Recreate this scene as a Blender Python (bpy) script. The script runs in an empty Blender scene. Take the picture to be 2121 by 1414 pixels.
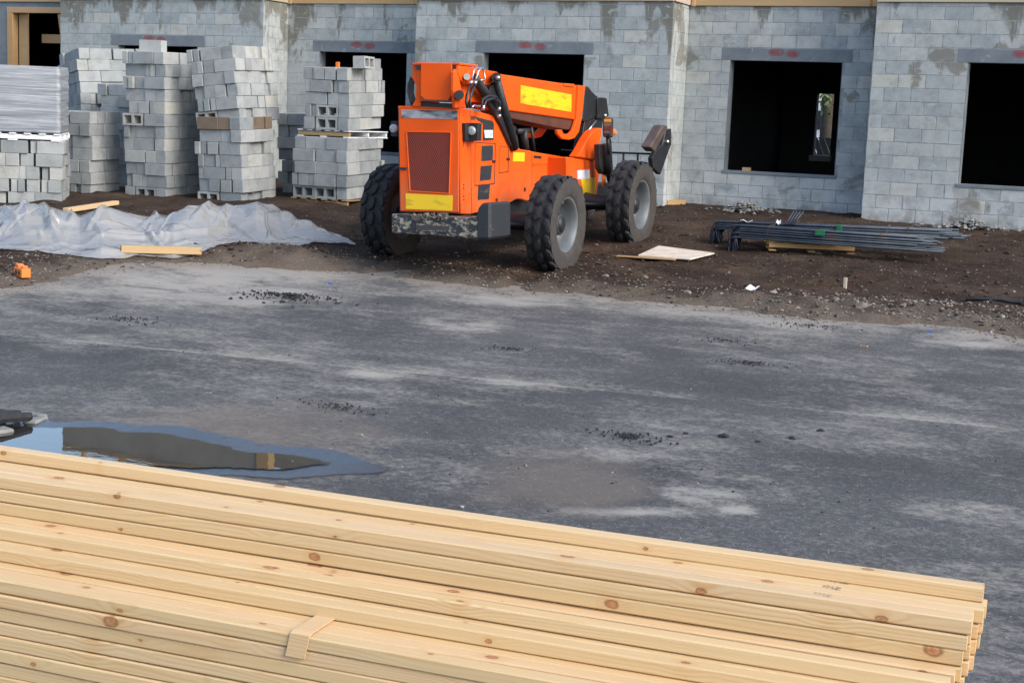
import bpy, bmesh, math, random
import numpy as np
from mathutils import Vector, Matrix

# ------------------------------------------------------------------ camera, sky, sun
sc = bpy.context.scene
COL = sc.collection
RAD = math.radians
FPX, YAW, TILT, ROLL = 3067.0, RAD(-24.35), RAD(8.44), RAD(-2.35)
CAMP = np.array([4.64, -23.17, 1.264])
_fw = np.array([math.sin(YAW)*math.cos(TILT), math.cos(YAW)*math.cos(TILT), -math.sin(TILT)])
_r0 = np.array([math.cos(YAW), -math.sin(YAW), 0.0])
_d0 = np.cross(_fw, _r0)
_r = math.cos(ROLL)*_r0 + math.sin(ROLL)*_d0
_d = -math.sin(ROLL)*_r0 + math.cos(ROLL)*_d0
cam_d = bpy.data.cameras.new('camera'); cam = bpy.data.objects.new('camera', cam_d); COL.objects.link(cam)
cam_d.sensor_width = 36.0; cam_d.lens = 36.0*FPX/2121.0
cam_d.clip_start = 0.1; cam_d.clip_end = 2000
cam.matrix_world = Matrix(((_r[0], -_d[0], -_fw[0], CAMP[0]), (_r[1], -_d[1], -_fw[1], CAMP[1]),
                           (_r[2], -_d[2], -_fw[2], CAMP[2]), (0, 0, 0, 1)))
sc.camera = cam

SUN_DIR = Vector((0.86, -0.24, 0.66)).normalized()        # towards the sun
SUN_EL = math.asin(SUN_DIR.z); SUN_AZ = math.atan2(SUN_DIR.x, SUN_DIR.y)
world = bpy.data.worlds.new('World'); sc.world = world; world.use_nodes = True
wn = world.node_tree.nodes; wl = world.node_tree.links; wn.clear()
w_out = wn.new('ShaderNodeOutputWorld'); w_bg = wn.new('ShaderNodeBackground'); w_sky = wn.new('ShaderNodeTexSky')
w_sky.sky_type = 'NISHITA'; w_sky.sun_disc = False; w_sky.sun_elevation = SUN_EL; w_sky.sun_rotation = SUN_AZ
w_sky.air_density = 1.0; w_sky.dust_density = 1.9; w_sky.ozone_density = 1.0
w_bg.inputs['Strength'].default_value = 0.15
wl.new(w_sky.outputs[0], w_bg.inputs[0]); wl.new(w_bg.outputs[0], w_out.inputs[0])
sun_d = bpy.data.lights.new('sun', 'SUN'); sun_d.energy = 1.3; sun_d.angle = RAD(34); sun_d.color = (1.0, 0.95, 0.88)
sun = bpy.data.objects.new('sun', sun_d); COL.objects.link(sun)
sun.rotation_euler = (-SUN_DIR).to_track_quat('-Z', 'Y').to_euler()
sc.view_settings.view_transform = 'Standard'; sc.view_settings.look = 'None'
sc.view_settings.exposure = 1.0; sc.view_settings.gamma = 1.0; sc.view_settings.use_curve_mapping = False

rng = random.Random(7); nrng = np.random.default_rng(11)

# ------------------------------------------------------------------ survey helpers: where a sight line meets a real plane
def ray(x, y): return _fw + _r*(x-1060.5)/FPX + _d*(y-707)/FPX
def at_x(x, y, X): v = ray(x, y); return CAMP + v*((X-CAMP[0])/v[0])
def at_y(x, y, Y): v = ray(x, y); return CAMP + v*((Y-CAMP[1])/v[1])
def at_z(x, y, Z): v = ray(x, y); return CAMP + v*((Z-CAMP[2])/v[2])
def proj(P):
    v = np.asarray(P, float)-CAMP; z = v@_fw
    return 1060.5+FPX*(v@_r)/z, 707+FPX*(v@_d)/z
def A(x, y): return (740+x/2.9444, 110+y/2.9444)
def B(x, y): return (1000+x/2.945, 110+y/2.945)

# ------------------------------------------------------------------ terrain
def sstep(a, b, x):
    t = np.clip((np.asarray(x, float)-a)/(b-a), 0, 1); return t*t*(3-2*t)
_YA = np.array([-400, -12, -10, -8, -6.2, -3.5, 0, 2, 60]); _ZA = np.array([-.72, -.72, -.712, -.665, -.585, -.40, -.04, .0, .0])
_YB = np.array([-400, -13.5, -11.5, -8.5, -5.7, -3.8, 0, 2, 60]); _ZB = np.array([-.72, -.72, -.66, -.48, -.30, -.20, -.05, .0, .0])
def gz(X, Y):
    a = (np.interp(Y, _YA, _ZA)+np.interp(np.asarray(Y)-.5, _YA, _ZA)+np.interp(np.asarray(Y)+.5, _YA, _ZA))/3
    b = (np.interp(Y, _YB, _ZB)+np.interp(np.asarray(Y)-.5, _YB, _ZB)+np.interp(np.asarray(Y)+.5, _YB, _ZB))/3
    w = sstep(-8.5, -4.5, X)
    return a*w+b*(1-w)
def at_g(x, y, up=0.0):
    v = ray(x, y); t = 2.0
    lo, hi = 2.0, 60.0
    for _ in range(48):
        m = (lo+hi)/2; P = CAMP+v*m
        if P[2] > gz(P[0], P[1])+up: lo = m
        else: hi = m
    return CAMP+v*lo
def _hash(ix, iy, s):
    n = (ix*374761393+iy*668265263+s*1442695041) & 0x7fffffff
    n = ((n ^ (n >> 13))*1274126177) & 0x7fffffff
    return ((n ^ (n >> 16)) & 0xffff)/65535.0
def vnoise(x, y, s=0):
    x = np.asarray(x, float); y = np.asarray(y, float)
    ix = np.floor(x).astype(np.int64); iy = np.floor(y).astype(np.int64); fx = x-ix; fy = y-iy
    u = fx*fx*(3-2*fx); v = fy*fy*(3-2*fy)
    a = _hash(ix, iy, s); b = _hash(ix+1, iy, s); c = _hash(ix, iy+1, s); d = _hash(ix+1, iy+1, s)
    return (a*(1-u)+b*u)*(1-v)+(c*(1-u)+d*u)*v
def fbm(x, y, o=4, s=0):
    t = 0; a = .5
    for i in range(o): t = t+a*vnoise(x*2**i, y*2**i, s+i*17); a *= .5
    return t

# ------------------------------------------------------------------ materials
def mat(name):
    m = bpy.data.materials.new(name); m.use_nodes = True
    n = m.node_tree.nodes; n.clear()
    o = n.new('ShaderNodeOutputMaterial'); p = n.new('ShaderNodeBsdfPrincipled')
    m.node_tree.links.new(p.outputs[0], o.inputs[0])
    return m, n, m.node_tree.links, p
def N(n, t, **k):
    x = n.new('ShaderNode'+t)
    for a, b in k.items():
        if hasattr(x, a): setattr(x, a, b)
        else: x.inputs[a.replace('_', ' ')].default_value = b
    return x
def noise(n, l, vec, scale, detail=4, rough=.55, dist=0.0):
    t = N(n, 'TexNoise'); t.inputs['Scale'].default_value = scale; t.inputs['Detail'].default_value = detail
    t.inputs['Roughness'].default_value = rough; t.inputs['Distortion'].default_value = dist
    if vec is not None: l.new(vec, t.inputs['Vector'])
    return t.outputs['Fac']
def ramp(n, l, fac, stops):
    r = N(n, 'ValToRGB'); e = r.color_ramp.elements
    while len(e) < len(stops): e.new(.5)
    for q, (p, c) in zip(e, stops): q.position = p; q.color = (c, c, c, 1) if isinstance(c, (int, float)) else (*c, 1)
    l.new(fac, r.inputs[0]); return r.outputs[0]
def mix(n, l, fac, a, b, mode='MIX'):
    m = N(n, 'Mix'); m.data_type = 'RGBA'; m.blend_type = mode
    for s, v in ((0, fac), (6, a), (7, b)):
        if isinstance(v, (int, float)): m.inputs[s].default_value = v
        elif isinstance(v, tuple): m.inputs[s].default_value = (*v, 1)
        else: l.new(v, m.inputs[s])
    return m.outputs[2]
def math_(n, l, op, a, b=0.0, clamp=False):
    m = N(n, 'Math'); m.operation = op; m.use_clamp = clamp
    for s, v in ((0, a), (1, b)):
        if isinstance(v, (int, float)): m.inputs[s].default_value = v
        else: l.new(v, m.inputs[s])
    return m.outputs[0]
def mapping(n, l, vec, scale=(1, 1, 1), rot=(0, 0, 0), loc=(0, 0, 0)):
    m = N(n, 'Mapping'); m.inputs['Scale'].default_value = scale; m.inputs['Rotation'].default_value = rot; m.inputs['Location'].default_value = loc
    l.new(vec, m.inputs[0]); return m.outputs[0]
def bump(n, l, p, h, strength=.3, dist=.01):
    b = N(n, 'Bump'); b.inputs['Strength'].default_value = strength; b.inputs['Distance'].default_value = dist
    l.new(h, b.inputs['Height']); l.new(b.outputs[0], p.inputs['Normal'])
def geo(n): return N(n, 'NewGeometry').outputs['Position']
def objc(n): return N(n, 'TexCoord').outputs['Object']
def rnd(n): return N(n, 'ObjectInfo').outputs['Random']
def simple(name, c, rough=.6, metal=0.0, var=.25, scale=8, bmp=.1, dirt=None, spec=None):
    m, n, l, p = mat(name)
    v = geo(n); f = noise(n, l, v, scale, 6, .65)
    dark = tuple(x*(1-var) for x in c); lite = tuple(min(1, x*(1+var)) for x in c)
    col = ramp(n, l, f, [(.3, dark), (.7, lite)])
    if dirt:
        g = noise(n, l, v, scale*.6, 8, .7); k = ramp(n, l, g, [(dirt[1], 0.), (dirt[1]+.12, 1.)])
        col = mix(n, l, k, col, dirt[0])
    l.new(col, p.inputs['Base Color']); p.inputs['Roughness'].default_value = rough; p.inputs['Metallic'].default_value = metal
    if spec is not None: p.inputs['Specular IOR Level'].default_value = spec
    if bmp: bump(n, l, p, noise(n, l, v, scale*12, 4), bmp, .005)
    return m

def block_material(name, lo, hi, wall):
    m, n, l, p = mat(name)
    v = geo(n); r = rnd(n)
    base = ramp(n, l, r, [(0., lo), (.35, tuple(a*.6+b*.4 for a, b in zip(lo, hi))), (.62, tuple(a*.4+b*.6 for a, b in zip(lo, hi))), (.9, hi), (1., tuple(x*y for x, y in zip(hi, (1.04, 1.0, .93))))])
    g = ramp(n, l, noise(n, l, v, 130, 3, .7), [(.25, .80), (.75, 1.16)])
    col = mix(n, l, 1.0, base, g, 'MULTIPLY')
    g2 = ramp(n, l, noise(n, l, v, 4.5, 7, .7), [(.3, .76), (.5, 1.0), (.72, 1.17)])
    col = mix(n, l, 1.0, col, g2, 'MULTIPLY')
    if wall:
        sx = N(n, 'SeparateXYZ'); l.new(v, sx.inputs[0]); z = sx.outputs['Z']
        # damp run-down stains below the plate: columns that fade with depth
        vs = mapping(n, l, v, (1.0, 1.0, .30))
        s = noise(n, l, vs, 1.7, 5, .62, .3)
        th = N(n, 'MapRange'); l.new(z, th.inputs[0]); th.inputs[1].default_value = 3.3; th.inputs[2].default_value = 2.0
        th.inputs[3].default_value = .462; th.inputs[4].default_value = .76
        k = math_(n, l, 'MULTIPLY', math_(n, l, 'SUBTRACT', s, th.outputs[0]), 22., True)
        col = mix(n, l, math_(n, l, 'MULTIPLY', k, .85), col, (.15, .145, .118))
        # separate damp patches
        s2 = noise(n, l, v, 1.1, 4, .55, .4)
        k2 = ramp(n, l, s2, [(.605, 0.), (.64, .75)])
        col = mix(n, l, k2, col, (.17, .165, .135))
        # pale bloom and mortar smears near the ground
        zb = N(n, 'MapRange'); l.new(z, zb.inputs[0]); zb.inputs[1].default_value = .85; zb.inputs[2].default_value = .2
        zb.inputs[3].default_value = 0.; zb.inputs[4].default_value = 1.
        s3 = ramp(n, l, noise(n, l, v, 3.4, 7, .65, .6), [(.42, 0.), (.56, 1.)])
        col = mix(n, l, math_(n, l, 'MULTIPLY', math_(n, l, 'MULTIPLY', s3, zb.outputs[0]), .8), col, (.52, .54, .545))
        gb = N(n, 'MapRange'); l.new(z, gb.inputs[0]); gb.inputs[1].default_value = .17; gb.inputs[2].default_value = -.1
        s4 = math_(n, l, 'MULTIPLY', ramp(n, l, noise(n, l, v, 6, 5), [(.35, 0.), (.6, 1.)]), gb.outputs[0])
        col = mix(n, l, math_(n, l, 'MULTIPLY', s4, .8), col, (.13, .105, .085))
        s5 = ramp(n, l, noise(n, l, mapping(n, l, v, (1, 1, 1.8)), 5.5, 8, .72, .6), [(.57, 0.), (.64, .6)])
        col = mix(n, l, s5, col, (.47, .49, .485))
        s6 = ramp(n, l, noise(n, l, mapping(n, l, v, (1, 1, .8)), 2.3, 6, .65, .5), [(.60, 0.), (.68, .5)])
        col = mix(n, l, s6, col, (.24, .245, .225))
    else:
        s2 = ramp(n, l, noise(n, l, v, 2.1, 4), [(.62, 0.), (.75, .5)])
        col = mix(n, l, s2, col, (.27, .26, .23))
    l.new(col, p.inputs['Base Color']); p.inputs['Roughness'].default_value = .92; p.inputs['Specular IOR Level'].default_value = .25
    bump(n, l, p, noise(n, l, v, 160, 4, .7), .35, .004)
    return m

def wood_material(name, base, dark, knots=True, bright=1.0):
    m, n, l, p = mat(name)
    o = objc(n); r = rnd(n)
    off = N(n, 'CombineXYZ'); l.new(math_(n, l, 'MULTIPLY', r, 37.0), off.inputs[0]); l.new(math_(n, l, 'MULTIPLY', r, 11.0), off.inputs[1])
    va = N(n, 'VectorMath'); va.operation = 'ADD'; l.new(o, va.inputs[0]); l.new(off.outputs[0], va.inputs[1]); v = va.outputs[0]
    st = mapping(n, l, v, (1.0, 14.0, 14.0))
    # knots: one every ~0.4 m along the length, each a cylinder across the batten
    so = N(n, 'SeparateXYZ'); l.new(o, so.inputs[0]); KS = 2.3
    kx = math_(n, l, 'ADD', so.outputs[0], math_(n, l, 'MULTIPLY', r, 53.0))
    vo = N(n, 'TexVoronoi'); vo.voronoi_dimensions = '1D'; vo.inputs['Scale'].default_value = KS; l.new(kx, vo.inputs['W'])
    dx = math_(n, l, 'SUBTRACT', kx, vo.outputs['W']); sk_ = N(n, 'SeparateColor'); l.new(vo.outputs['Color'], sk_.inputs[0])
    sel_y = math_(n, l, 'GREATER_THAN', sk_.outputs[2], .42)
    q1 = math_(n, l, 'ADD', math_(n, l, 'MULTIPLY', so.outputs[2], sel_y), math_(n, l, 'MULTIPLY', so.outputs[1], math_(n, l, 'SUBTRACT', 1., sel_y)))
    q1 = math_(n, l, 'SUBTRACT', q1, math_(n, l, 'MULTIPLY', math_(n, l, 'SUBTRACT', sk_.outputs[1], .5), .034))
    wob = math_(n, l, 'MULTIPLY', math_(n, l, 'SUBTRACT', noise(n, l, mapping(n, l, v, (.5, 1, 1)), 70, 3, .6), .5), .011)
    kd = math_(n, l, 'ADD', math_(n, l, 'SQRT', math_(n, l, 'ADD', math_(n, l, 'POWER', math_(n, l, 'MULTIPLY', dx, .62), 2.), math_(n, l, 'POWER', q1, 2.))), wob)
    warp = ramp(n, l, math_(n, l, 'MULTIPLY', math_(n, l, 'SQRT', math_(n, l, 'ADD', math_(n, l, 'POWER', math_(n, l, 'MULTIPLY', dx, .35), 2.), math_(n, l, 'POWER', q1, 2.))), 16.), [(0., 1.), (.5, 0.)])
    sw = N(n, 'SeparateXYZ'); l.new(st, sw.inputs[0]); cw = N(n, 'CombineXYZ')
    l.new(sw.outputs[0], cw.inputs[0]); l.new(math_(n, l, 'ADD', sw.outputs[1], math_(n, l, 'MULTIPLY', warp, .45)), cw.inputs[1]); l.new(math_(n, l, 'ADD', sw.outputs[2], math_(n, l, 'MULTIPLY', warp, .35)), cw.inputs[2])
    slow = noise(n, l, mapping(n, l, v, (.55, 5, 5)), 1.6, 2)
    gq = math_(n, l, 'ADD', math_(n, l, 'ADD', math_(n, l, 'ADD', so.outputs[1], math_(n, l, 'MULTIPLY', so.outputs[2], .8)), math_(n, l, 'MULTIPLY', slow, .085)), math_(n, l, 'MULTIPLY', warp, .016))
    w_ = math_(n, l, 'ADD', math_(n, l, 'MULTIPLY', math_(n, l, 'SINE', math_(n, l, 'MULTIPLY', gq, 700.)), .5), .5)
    grain = math_(n, l, 'MULTIPLY', math_(n, l, 'POWER', w_, 2.0), ramp(n, l, noise(n, l, mapping(n, l, v, (.9, 9, 9)), 1.0, 3), [(.38, .12), (.68, 1.)]))
    fine = noise(n, l, mapping(n, l, v, (3, 160, 160)), 1.0, 3)
    tint = ramp(n, l, r, [(0., tuple(x*y for x, y in zip(base, (.84, .80, .72)))), (.35, base), (.6, tuple(x*y for x, y in zip(base, (1.04, .97, .98)))), (.8, tuple(x*y for x, y in zip(base, (.94, .98, 1.0)))), (1., tuple(x*y for x, y in zip(base, (1.02, .90, .78))))])
    col = mix(n, l, math_(n, l, 'MULTIPLY', grain, .50), tint, dark)
    col = mix(n, l, math_(n, l, 'MULTIPLY', ramp(n, l, fine, [(.4, 0.), (.75, 1.)]), .22), col, dark)
    stn = math_(n, l, 'MULTIPLY', ramp(n, l, noise(n, l, mapping(n, l, v, (.5, 7, 7)), 1.0, 4), [(.60, 0.), (.72, .5)]), math_(n, l, 'GREATER_THAN', r, .45))
    col = mix(n, l, stn, col, tuple(x*y for x, y in zip(base, (.70, .76, .92))))
    big = ramp(n, l, noise(n, l, mapping(n, l, v, (1.2, 5, 5)), 1.3, 3), [(.35, 0.), (.7, 1.)])
    col = mix(n, l, math_(n, l, 'MULTIPLY', big, .25), col, tuple(x*y for x, y in zip(base, (1.0, .90, .72))))
    if knots:
        rad = math_(n, l, 'MULTIPLY', math_(n, l, 'ADD', math_(n, l, 'MULTIPLY', math_(n, l, 'POWER', sk_.outputs[0], 2.2), .0135), .0025), math_(n, l, 'ADD', math_(n, l, 'GREATER_THAN', sk_.outputs[0], .30), .01))
        t_ = math_(n, l, 'DIVIDE', kd, rad)
        halo = math_(n, l, 'MULTIPLY', ramp(n, l, math_(n, l, 'MULTIPLY', t_, .16), [(.15, .75), (.6, 0.)]), math_(n, l, 'ADD', math_(n, l, 'MULTIPLY', grain, .7), .25))
        kk = ramp(n, l, math_(n, l, 'MULTIPLY', t_, .5), [(.30, 1.), (.60, 0.)])
        ring = ramp(n, l, math_(n, l, 'MULTIPLY', t_, .5), [(.28, 0.), (.42, .65), (.60, 0.)])
        kc = ramp(n, l, noise(n, l, v, 90, 2), [(.3, (.22, .085, .035)), (.6, (.46, .205, .085))])
        col = mix(n, l, halo, col, (.52, .27, .085))
        col = mix(n, l, math_(n, l, 'MULTIPLY', kk, .85), col, kc)
        col = mix(n, l, ring, col, (.17, .07, .03))
    l.new(col, p.inputs['Base Color']); p.inputs['Roughness'].default_value = .62; p.inputs['Specular IOR Level'].default_value = .3
    bump(n, l, p, math_(n, l, 'ADD', fine, math_(n, l, 'MULTIPLY', grain, .4)), .12, .002)
    return m

M = {}
M['stack_brown'] = block_material('brown_stained_block', (.16, .12, .085), (.20, .155, .115), False)
M['wall_block'] = block_material('wall_block_concrete', (.305, .342, .35), (.435, .46, .447), True)
M['stack_block'] = block_material('stack_block_concrete', (.245, .266, .272), (.385, .40, .393), False)
M['mortar'] = simple('mortar', (.25, .275, .275), .95, var=.35, scale=9, bmp=.3)
M['lumber'] = wood_material('fresh_pine', (.655, .50, .292), (.46, .245, .085))
M['pallet_wood'] = wood_material('pallet_wood', (.42, .29, .14), (.24, .14, .06))
M['form_wood'] = wood_material('framing_wood', (.50, .35, .19), (.30, .17, .07))
M['plate_wood'] = wood_material('weathered_plate_wood', (.50, .44, .36), (.34, .26, .18))
M['plywood'] = simple('dusty_plywood', (.62, .55, .45), .8, var=.2, scale=5, dirt=((.30, .25, .2), .6))
M['rubber'] = simple('tread_rubber', (.016, .0175, .021), .75, var=.35, scale=14, bmp=.3, dirt=((.09, .08, .07), .66))
M['sidewall'] = simple('dusty_sidewall_rubber', (.048, .043, .039), .85, var=.25, scale=10, bmp=.15, dirt=((.05, .05, .05), .6))
M['rim'] = simple('grey_rim_paint', (.125, .14, .152), .5, .15, var=.15, scale=8, dirt=((.22, .20, .18), .62))
M['hub'] = simple('greasy_hub', (.045, .052, .062), .6, .3, var=.5, scale=40, bmp=.5)
M['black'] = simple('black_steel', (.022, .024, .028), .5, .2, var=.4, scale=8, dirt=((.10, .08, .06), .68))
M['hose'] = simple('black_hose', (.02, .022, .027), .45, 0, var=.2)
M['chrome'] = simple('bright_steel', (.62, .63, .64), .3, .9, var=.1)
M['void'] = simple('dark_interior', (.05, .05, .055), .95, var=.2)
M['white'] = simple('white_paint', (.70, .72, .74), .6, var=.12, scale=4)
M['paper'] = simple('white_paper', (.78, .79, .80), .7, var=.08)
M['lamp'] = simple('lamp_lens', (.42, .44, .46), .2, .2, var=.3, scale=60)
M['orange_plastic'] = simple('orange_plastic', (.85, .20, .03), .5, var=.1)
M['amber'] = simple('amber_lens', (.85, .38, .04), .3, var=.1)
M['rust_pad'] = simple('worn_brown_steel', (.10, .075, .065), .6, .3, var=.35, scale=6)
M['leaf'] = simple('tree_leaf', (.07, .13, .025), .6, var=.4, scale=3, bmp=0)
M['bark'] = simple('tree_bark', (.09, .075, .06), .9, var=.4, scale=10, bmp=.5)
M['boom_dark'] = simple('boom_shade_brown', (.10, .035, .022), .6, var=.35, scale=5)  # dark brown carries the shade under the boom; also colours seams
M['mirror'] = simple('mirror_glass', (.8, .8, .8), .06, 1.0, var=.02, bmp=0)
M['panel'] = simple('upper_wall_panel', (.265, .255, .225), .9, var=.15, scale=1.5)
M['rim_conc'] = simple('dirty_concrete_rim', (.20, .20, .185), .9, var=.35, scale=9)
M['slab'] = simple('pale_concrete', (.55, .56, .56), .9, var=.12)
M['crumb'] = simple('asphalt_crumbs', (.022, .023, .026), .9, var=.5, scale=30, bmp=.5)
M['clod'] = simple('dirt_clods', (.045, .029, .020), .95, var=.4, scale=20, bmp=.5)
M['rubble'] = simple('broken_mortar', (.20, .20, .19), .95, var=.4, scale=14, bmp=.6)

def orange_material():
    m, n, l, p = mat('orange_machine_paint'); v = geo(n)
    f = noise(n, l, v, 2.5, 5)
    col = ramp(n, l, f, [(.3, (.78, .088, .005)), (.7, (.84, .108, .008))])
    sp = ramp(n, l, noise(n, l, v, 26, 8, .75), [(.63, 0.), (.70, .6)])
    col = mix(n, l, sp, col, (.42, .13, .05))
    st = ramp(n, l, noise(n, l, mapping(n, l, v, (9, 9, .9)), 1.6, 5, .6), [(.56, 0.), (.74, .35)])
    col = mix(n, l, st, col, (.40, .10, .035))
    sx = N(n, 'SeparateXYZ'); l.new(v, sx.inputs[0])
    zb = N(n, 'MapRange'); l.new(sx.outputs[2], zb.inputs[0]); zb.inputs[1].default_value = .75; zb.inputs[2].default_value = .05
    k = math_(n, l, 'MULTIPLY', zb.outputs[0], ramp(n, l, noise(n, l, v, 5, 8, .72), [(.36, 0.), (.62, .75)]))
    col = mix(n, l, k, col, (.34, .17, .09))
    l.new(col, p.inputs['Base Color']); p.inputs['Roughness'].default_value = .5; p.inputs['Specular IOR Level'].default_value = .22
    bump(n, l, p, noise(n, l, v, 40, 3), .03, .003); return m
M['orange'] = orange_material()
def decal(name, base, ink, horiz='X', sx=1.6, sz=5.5, th=.56, soft=.1):
    m, n, l, p = mat(name); v = objc(n)
    f = noise(n, l, mapping(n, l, v, (sx, sx, sz)), 2.2, 2, .5)
    k = ramp(n, l, f, [(th, 0.), (th+soft, 1.)])
    if isinstance(base, tuple): col = mix(n, l, math_(n, l, 'MULTIPLY', k, .72), base, ink)
    l.new(col, p.inputs['Base Color']); p.inputs['Roughness'].default_value = .45; return m
M['yellow_decal'] = decal('yellow_warning_decal', (.86, .56, .015), (.16, .10, .02), th=.53, soft=.22)
M['name_decal'] = decal('dark_name_plate', (.045, .05, .06), (.50, .53, .56), th=.40, soft=.2)
M['white_decal'] = decal('white_label', (.72, .73, .78), (.4, .42, .5), th=.6)
M['black_decal'] = decal('black_panel_decal', (.03, .033, .04), (.16, .17, .19), th=.62, soft=.2)
def grille_material():
    m, n, l, p = mat('red_grille_mesh'); v = geo(n)
    s = N(n, 'SeparateXYZ'); l.new(v, s.inputs[0])
    a = math_(n, l, 'ADD', s.outputs[0], math_(n, l, 'MULTIPLY', s.outputs[2], .55)); b = math_(n, l, 'SUBTRACT', s.outputs[0], math_(n, l, 'MULTIPLY', s.outputs[2], .55))
    sa = math_(n, l, 'SINE', math_(n, l, 'MULTIPLY', a, 230)); sb = math_(n, l, 'SINE', math_(n, l, 'MULTIPLY', b, 230))
    mx = math_(n, l, 'MAXIMUM', sa, sb); k = ramp(n, l, mx, [(.45, 0.), (.8, 1.)])
    big = ramp(n, l, noise(n, l, v, 4, 5), [(.35, (.075, .009, .005)), (.7, (.125, .018, .008))])
    col = mix(n, l, k, big, (.26, .032, .011)); l.new(col, p.inputs['Base Color']); p.inputs['Roughness'].default_value = .6
    bump(n, l, p, k, .5, .006); return m
M['grille'] = grille_material()
def bumper_material(nm='scraped_black_steel', th=.50):
    m, n, l, p = mat(nm); v = geo(n)
    f = noise(n, l, mapping(n, l, v, (1, 1, 1.6)), 9, 8, .7, .4)
    k = ramp(n, l, f, [(th, 0.), (th+.06, 1.)])
    c2 = ramp(n, l, noise(n, l, v, 17, 6, .7), [(.35, (.16, .11, .07)), (.55, (.36, .34, .28)), (.7, (.07, .07, .07))])
    col = mix(n, l, k, (.02, .024, .03), c2); l.new(col, p.inputs['Base Color']); p.inputs['Roughness'].default_value = .6
    bump(n, l, p, f, .4, .01); return m
M['bumper'] = bumper_material(); M['scuffed'] = bumper_material('scuffed_black_steel', .63)
def rebar_material():
    m, n, l, p = mat('blue_grey_rebar'); v = geo(n)
    f = noise(n, l, geo(n), 5, 6, .7); col = ramp(n, l, f, [(.3, (.03, .043, .062)), (.56, (.06, .08, .108)), (.72, (.13, .07, .04))])
    l.new(col, p.inputs['Base Color']); p.inputs['Roughness'].default_value = .55; p.inputs['Metallic'].default_value = .35; return m
M['rebar'] = rebar_material()
M['green_paint'] = simple('green_paint', (.008, .13, .05), .6, var=.2)
def lintel_material():
    m, n, l, p = mat('smooth_lintel_concrete'); v = geo(n); o = objc(n)
    col = ramp(n, l, noise(n, l, v, 3, 7, .65), [(.3, (.125, .155, .18)), (.7, (.21, .235, .25))])
    k = ramp(n, l, noise(n, l, v, 5, 8, .7, .8), [(.6, 0.), (.66, .6)]); col = mix(n, l, k, col, (.42, .44, .44))
    l.new(col, p.inputs['Base Color']); p.inputs['Roughness'].default_value = .85; bump(n, l, p, noise(n, l, v, 40, 4), .2, .004); return m
M['lintel'] = lintel_material()
def mark_material():
    m, n, l, p = mat('red_spray_mark'); o = objc(n)
    f = noise(n, l, mapping(n, l, o, (3.2, 1, 5)), 2.0, 3, .6)
    s = N(n, 'SeparateXYZ'); l.new(o, s.inputs[0])
    r = rnd(n); fall = None
    for (cx_, hw_) in ((-.13, .15), (.14, .13)):
        ex = math_(n, l, 'POWER', math_(n, l, 'DIVIDE', math_(n, l, 'SUBTRACT', s.outputs[0], cx_), hw_), 2.); ez = math_(n, l, 'POWER', math_(n, l, 'DIVIDE', math_(n, l, 'SUBTRACT', s.outputs[2], .012*(1 if cx_ < 0 else -1)), .07), 2.)
        fa = math_(n, l, 'SUBTRACT', 1.0, math_(n, l, 'ADD', ex, ez), True); fall = fa if fall is None else math_(n, l, 'MAXIMUM', fall, fa)
    ov = N(n, 'CombineXYZ'); l.new(math_(n, l, 'MULTIPLY', r, 31.), ov.inputs[0]); av = N(n, 'VectorMath'); l.new(o, av.inputs[0]); l.new(ov.outputs[0], av.inputs[1])
    f = noise(n, l, mapping(n, l, av.outputs[0], (5.5, 1, 8)), 2.0, 3, .6)
    k = math_(n, l, 'MULTIPLY', ramp(n, l, f, [(.25, .25), (.7, 1.)]), fall)
    p.inputs['Base Color'].default_value = (.42, .085, .09, 1); p.inputs['Roughness'].default_value = .85
    t = N(n, 'BsdfTransparent'); mx = N(n, 'MixShader'); l.new(math_(n, l, 'MULTIPLY', k, .55), mx.inputs[0]); l.new(t.outputs[0], mx.inputs[1]); l.new(p.outputs[0], mx.inputs[2])
    l.new(mx.outputs[0], [q for q in n if q.type == 'OUTPUT_MATERIAL'][0].inputs[0]); return m
M['red_mark'] = mark_material()
def tarp_material():
    m, n, l, p = mat('clear_plastic_sheet'); v = geo(n)
    col = ramp(n, l, noise(n, l, v, 1.7, 6, .6), [(.3, (.36, .375, .38)), (.55, (.46, .47, .465)), (.72, (.46, .43, .37))])
    l.new(col, p.inputs['Base Color']); p.inputs['Roughness'].default_value = .09; p.inputs['Specular IOR Level'].default_value = 1.0
    wv = N(n, 'VectorMath'); wv.operation = 'ADD'; l.new(v, wv.inputs[0])
    nt = N(n, 'TexNoise'); nt.inputs['Scale'].default_value = 2.2; nt.inputs['Detail'].default_value = 3; l.new(v, nt.inputs['Vector'])
    sc_ = N(n, 'VectorMath'); sc_.operation = 'SCALE'; sc_.inputs['Scale'].default_value = .35; l.new(nt.outputs['Color'], sc_.inputs[0]); l.new(sc_.outputs[0], wv.inputs[1])
    hs = None
    for (sc2, sx, a) in ((2.6, (1, .5, .6), 1.0), (6.5, (.8, .45, .6), .28), (15, (1, .6, .8), .05)):
        vo = N(n, 'TexVoronoi'); vo.inputs['Scale'].default_value = sc2; l.new(mapping(n, l, wv.outputs[0], sx), vo.inputs['Vector'])
        h_ = math_(n, l, 'MULTIPLY', vo.outputs['Distance'], a); hs = h_ if hs is None else math_(n, l, 'ADD', hs, h_)
    bump(n, l, p, hs, .6, .08)
    t = N(n, 'BsdfTransparent'); mx = N(n, 'MixShader'); mx.inputs[0].default_value = .64; l.new(t.outputs[0], mx.inputs[1]); l.new(p.outputs[0], mx.inputs[2])
    l.new(mx.outputs[0], [q for q in n if q.type == 'OUTPUT_MATERIAL'][0].inputs[0]); return m
M['tarp'] = tarp_material()
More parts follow.
